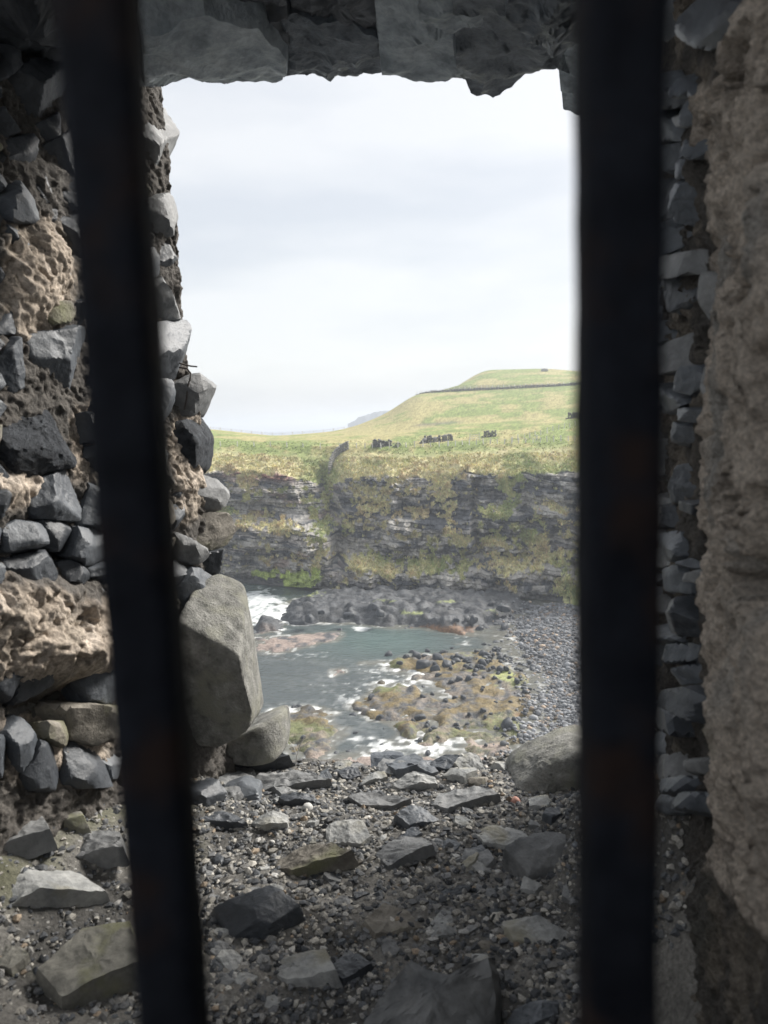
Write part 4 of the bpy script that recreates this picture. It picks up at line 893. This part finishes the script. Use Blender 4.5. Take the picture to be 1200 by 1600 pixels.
# the thickness of the masonry: behind both faces, over the lintel and round the unseen roofless room, shaped to admit skylight
def prism(name, quad, ext, mat, root):
    q = np.array(quad); V = np.concatenate([q, q + np.asarray(ext)]); F = [[0, 1, 2, 3], [7, 6, 5, 4], [0, 4, 5, 1], [1, 5, 6, 2], [2, 6, 7, 3], [3, 7, 4, 0]]
    o = link(name, mesh_np(name, V - np.array(root.location), F, mat, smooth=False), root); return o
def wq(A, B, C, n, a0_, a1_, b0_, b1_, back): return [A + a * (B - A) + b * (C - A) - n * back for a, b in ((a0_, b0_), (a1_, b0_), (a1_, b1_), (a0_, b1_))]
prism('core', wq(LA, LB, LC, Ln, -1.2, 2.2, .02, 1.75, .06), (-1.6, -.1, 0), M['field_stone'], lw)
prism('core', wq(RA, RB, RC, Rn, -1.2, 2.2, .02, 1.62, .05), (1.6, -.1, 0), M['field_stone'], rw)
prism('core', [(-2.6, 1.2, LZ + .06), (2.6, 1.2, LZ + .06), (2.6, 2.12, LZ + .06), (-2.6, 2.12, LZ + .06)], (0, 0, .5), M['bounce_limewash'], lt)  # cut back over the near floor so skylight reaches the inner faces
prism('beam', [(-2.4, .1, LZ + .05), (2.4, .1, LZ + .05), (2.4, .34, LZ + .05), (-2.4, .34, LZ + .05)], (0, 0, .16), M['bounce_limewash'], lt)
rm = empty('unseen_room_wall', (0, -1.6, FLOOR), 'unseen pale wall of the room behind the bars, shaped to let skylight in', 'wall'); rm['kind'] = 'structure'
prism('back_wall', [(-2.6, -1.6, FLOOR - .2), (2.6, -1.6, FLOOR - .2), (2.6, -1.6, H + .6), (-2.6, -1.6, H - .2)], (0, -.4, 0), M['bounce_limewash'], rm)  # unseen; top lowered to let more skylight into the room
prism('side_wall', [(-1.5, -1.6, FLOOR - .2), (-1.5, 1.3, FLOOR - .2), (-1.5, 1.3, H - .5), (-1.5, -1.6, H - .3)], (-.5, 0, 0), M['bounce_limewash'], rm)  # unseen; kept low so skylight from the left brightens the right plaster
prism('side_wall', [(1.25, -1.6, FLOOR - .2), (1.25, 1.3, FLOOR - .2), (1.25, 1.3, LZ + .3), (1.25, -1.6, LZ + .3)], (.5, 0, 0), M['bounce_limewash'], rm)

# --- iron bars
def bar(px, wpx, label, seed):
    c_ = at(px, 800, .21); r = wpx * .21 / FPX / 2; z0_, z1_ = FLOOR - .08, LZ + .10
    ns, nzv = 24, 300; th = np.linspace(0, 2 * math.pi, ns, endpoint=False); zz = np.linspace(z0_, z1_, nzv)
    T, Z = np.meshgrid(th, zz); T, Z = T.ravel(), Z.ravel()
    rad = r / (np.abs(np.cos(T)) ** 7 + np.abs(np.sin(T)) ** 7) ** (1 / 7)
    P = np.stack([np.cos(T) * rad, np.sin(T) * rad, Z], 1); k = 1 + .05 * fbm(P * [60, 60, 22], 4, seed) + .035 * fbm(P * [160, 160, 120], 3, seed + 3)
    P[:, :2] *= k[:, None]; P[:, 0] += .0012 * fbm(np.stack([Z * 3, 0 * Z, 0 * Z], 1), 2, seed + 5)
    i = np.arange(ns * nzv).reshape(nzv, ns); F = np.stack([i[:-1], np.roll(i[:-1], -1, 1), np.roll(i[1:], -1, 1), i[1:]], -1).reshape(-1, 4)
    P[:, 2] -= z0_
    link('window_bar', mesh_np('window_bar', P, F, M['iron']), None, (c_[0], c_[1], z0_), label, 'bar', 'iron bars of the window')
bar(213, 104, 'left-hand upright rusty dark iron window bar, leaning in the view', 31)
bar(965, 114, 'right-hand upright dark iron window bar before the plastered wall', 32)

# --- rusty wire hooks on the left jamb and a dry twig on the sill
def tube(pts, r):
    pts = np.array(pts, float); V, F = [], []
    for i, p_ in enumerate(pts):
        t = unit(pts[min(i + 1, len(pts) - 1)] - pts[max(i - 1, 0)]); a_ = unit(np.cross(t, [0.3, 1, .2])); b_ = np.cross(t, a_)
        for j in range(6): V.append(p_ + (a_ * math.cos(j * 1.047) + b_ * math.sin(j * 1.047)) * r)
        if i: F += [[6 * (i - 1) + j, 6 * (i - 1) + (j + 1) % 6, 6 * i + (j + 1) % 6, 6 * i + j] for j in range(6)]
    return V, F
def tubes(name, paths, mat, label, cat):
    V, F = [], []
    for pth, r in paths:
        v, f = tube(pth, r); F += [[i + len(V) for i in q] for q in f]; V += v
    V = np.array(V); o_ = V[0].copy(); link(name, mesh_np(name, V - o_, F, mat), None, tuple(o_), label, cat)
DJ = 2.34
tubes('rusty_wire', [(at([276, 288, 298, 308], [566, 570, 572, 573], [DJ] * 4), .0025)], M['wire'], 'short wire end sticking out of the left jamb into the sky', 'wire')
tubes('rusty_wire', [(at([280, 292, 298, 297, 293, 291, 288], [574, 576, 583, 592, 605, 625, 640], [DJ] * 7), .0028)], M['wire'], 'curled rusty wire hooking down the left jamb', 'wire')
tubes('dry_twig', [(at([462, 464, 468, 474, 476], [1196, 1180, 1165, 1155, 1150], [2.36] * 5), .0016), (at([464, 458, 452], [1180, 1166, 1158], [2.36] * 3), .001), (at([468, 476, 484], [1165, 1164, 1158], [2.36] * 3), .001)], M['wood_post'], 'thin dry twig standing up at the sill before the water', 'twig')

# ================================================================== HAZE
bm = bmesh.new(); bmesh.ops.create_cube(bm, size=2.0)
me = bpy.data.meshes.new('haze'); 
for v in bm.verts: v.co = Vector((v.co.x * 32000, v.co.y * 32000, -4.0 if v.co.z < 0 else 66.0))
bm.to_mesh(me); bm.free()
hm = bpy.data.materials.new('haze'); hm.use_nodes = True; hm.node_tree.nodes.clear()
pv = hm.node_tree.nodes.new('ShaderNodeVolumePrincipled'); ho = hm.node_tree.nodes.new('ShaderNodeOutputMaterial')
pv.inputs['Color'].default_value = (.86, .92, 1.0, 1); pv.inputs['Density'].default_value = .0006; pv.inputs['Anisotropy'].default_value = .2
hm.node_tree.links.new(pv.outputs[0], ho.inputs['Volume']); me.materials.append(hm)
hz_ = link('haze', me, kind='stuff'); hz_['label'] = 'thin pale sea haze over the whole view'; hz_['category'] = 'haze'
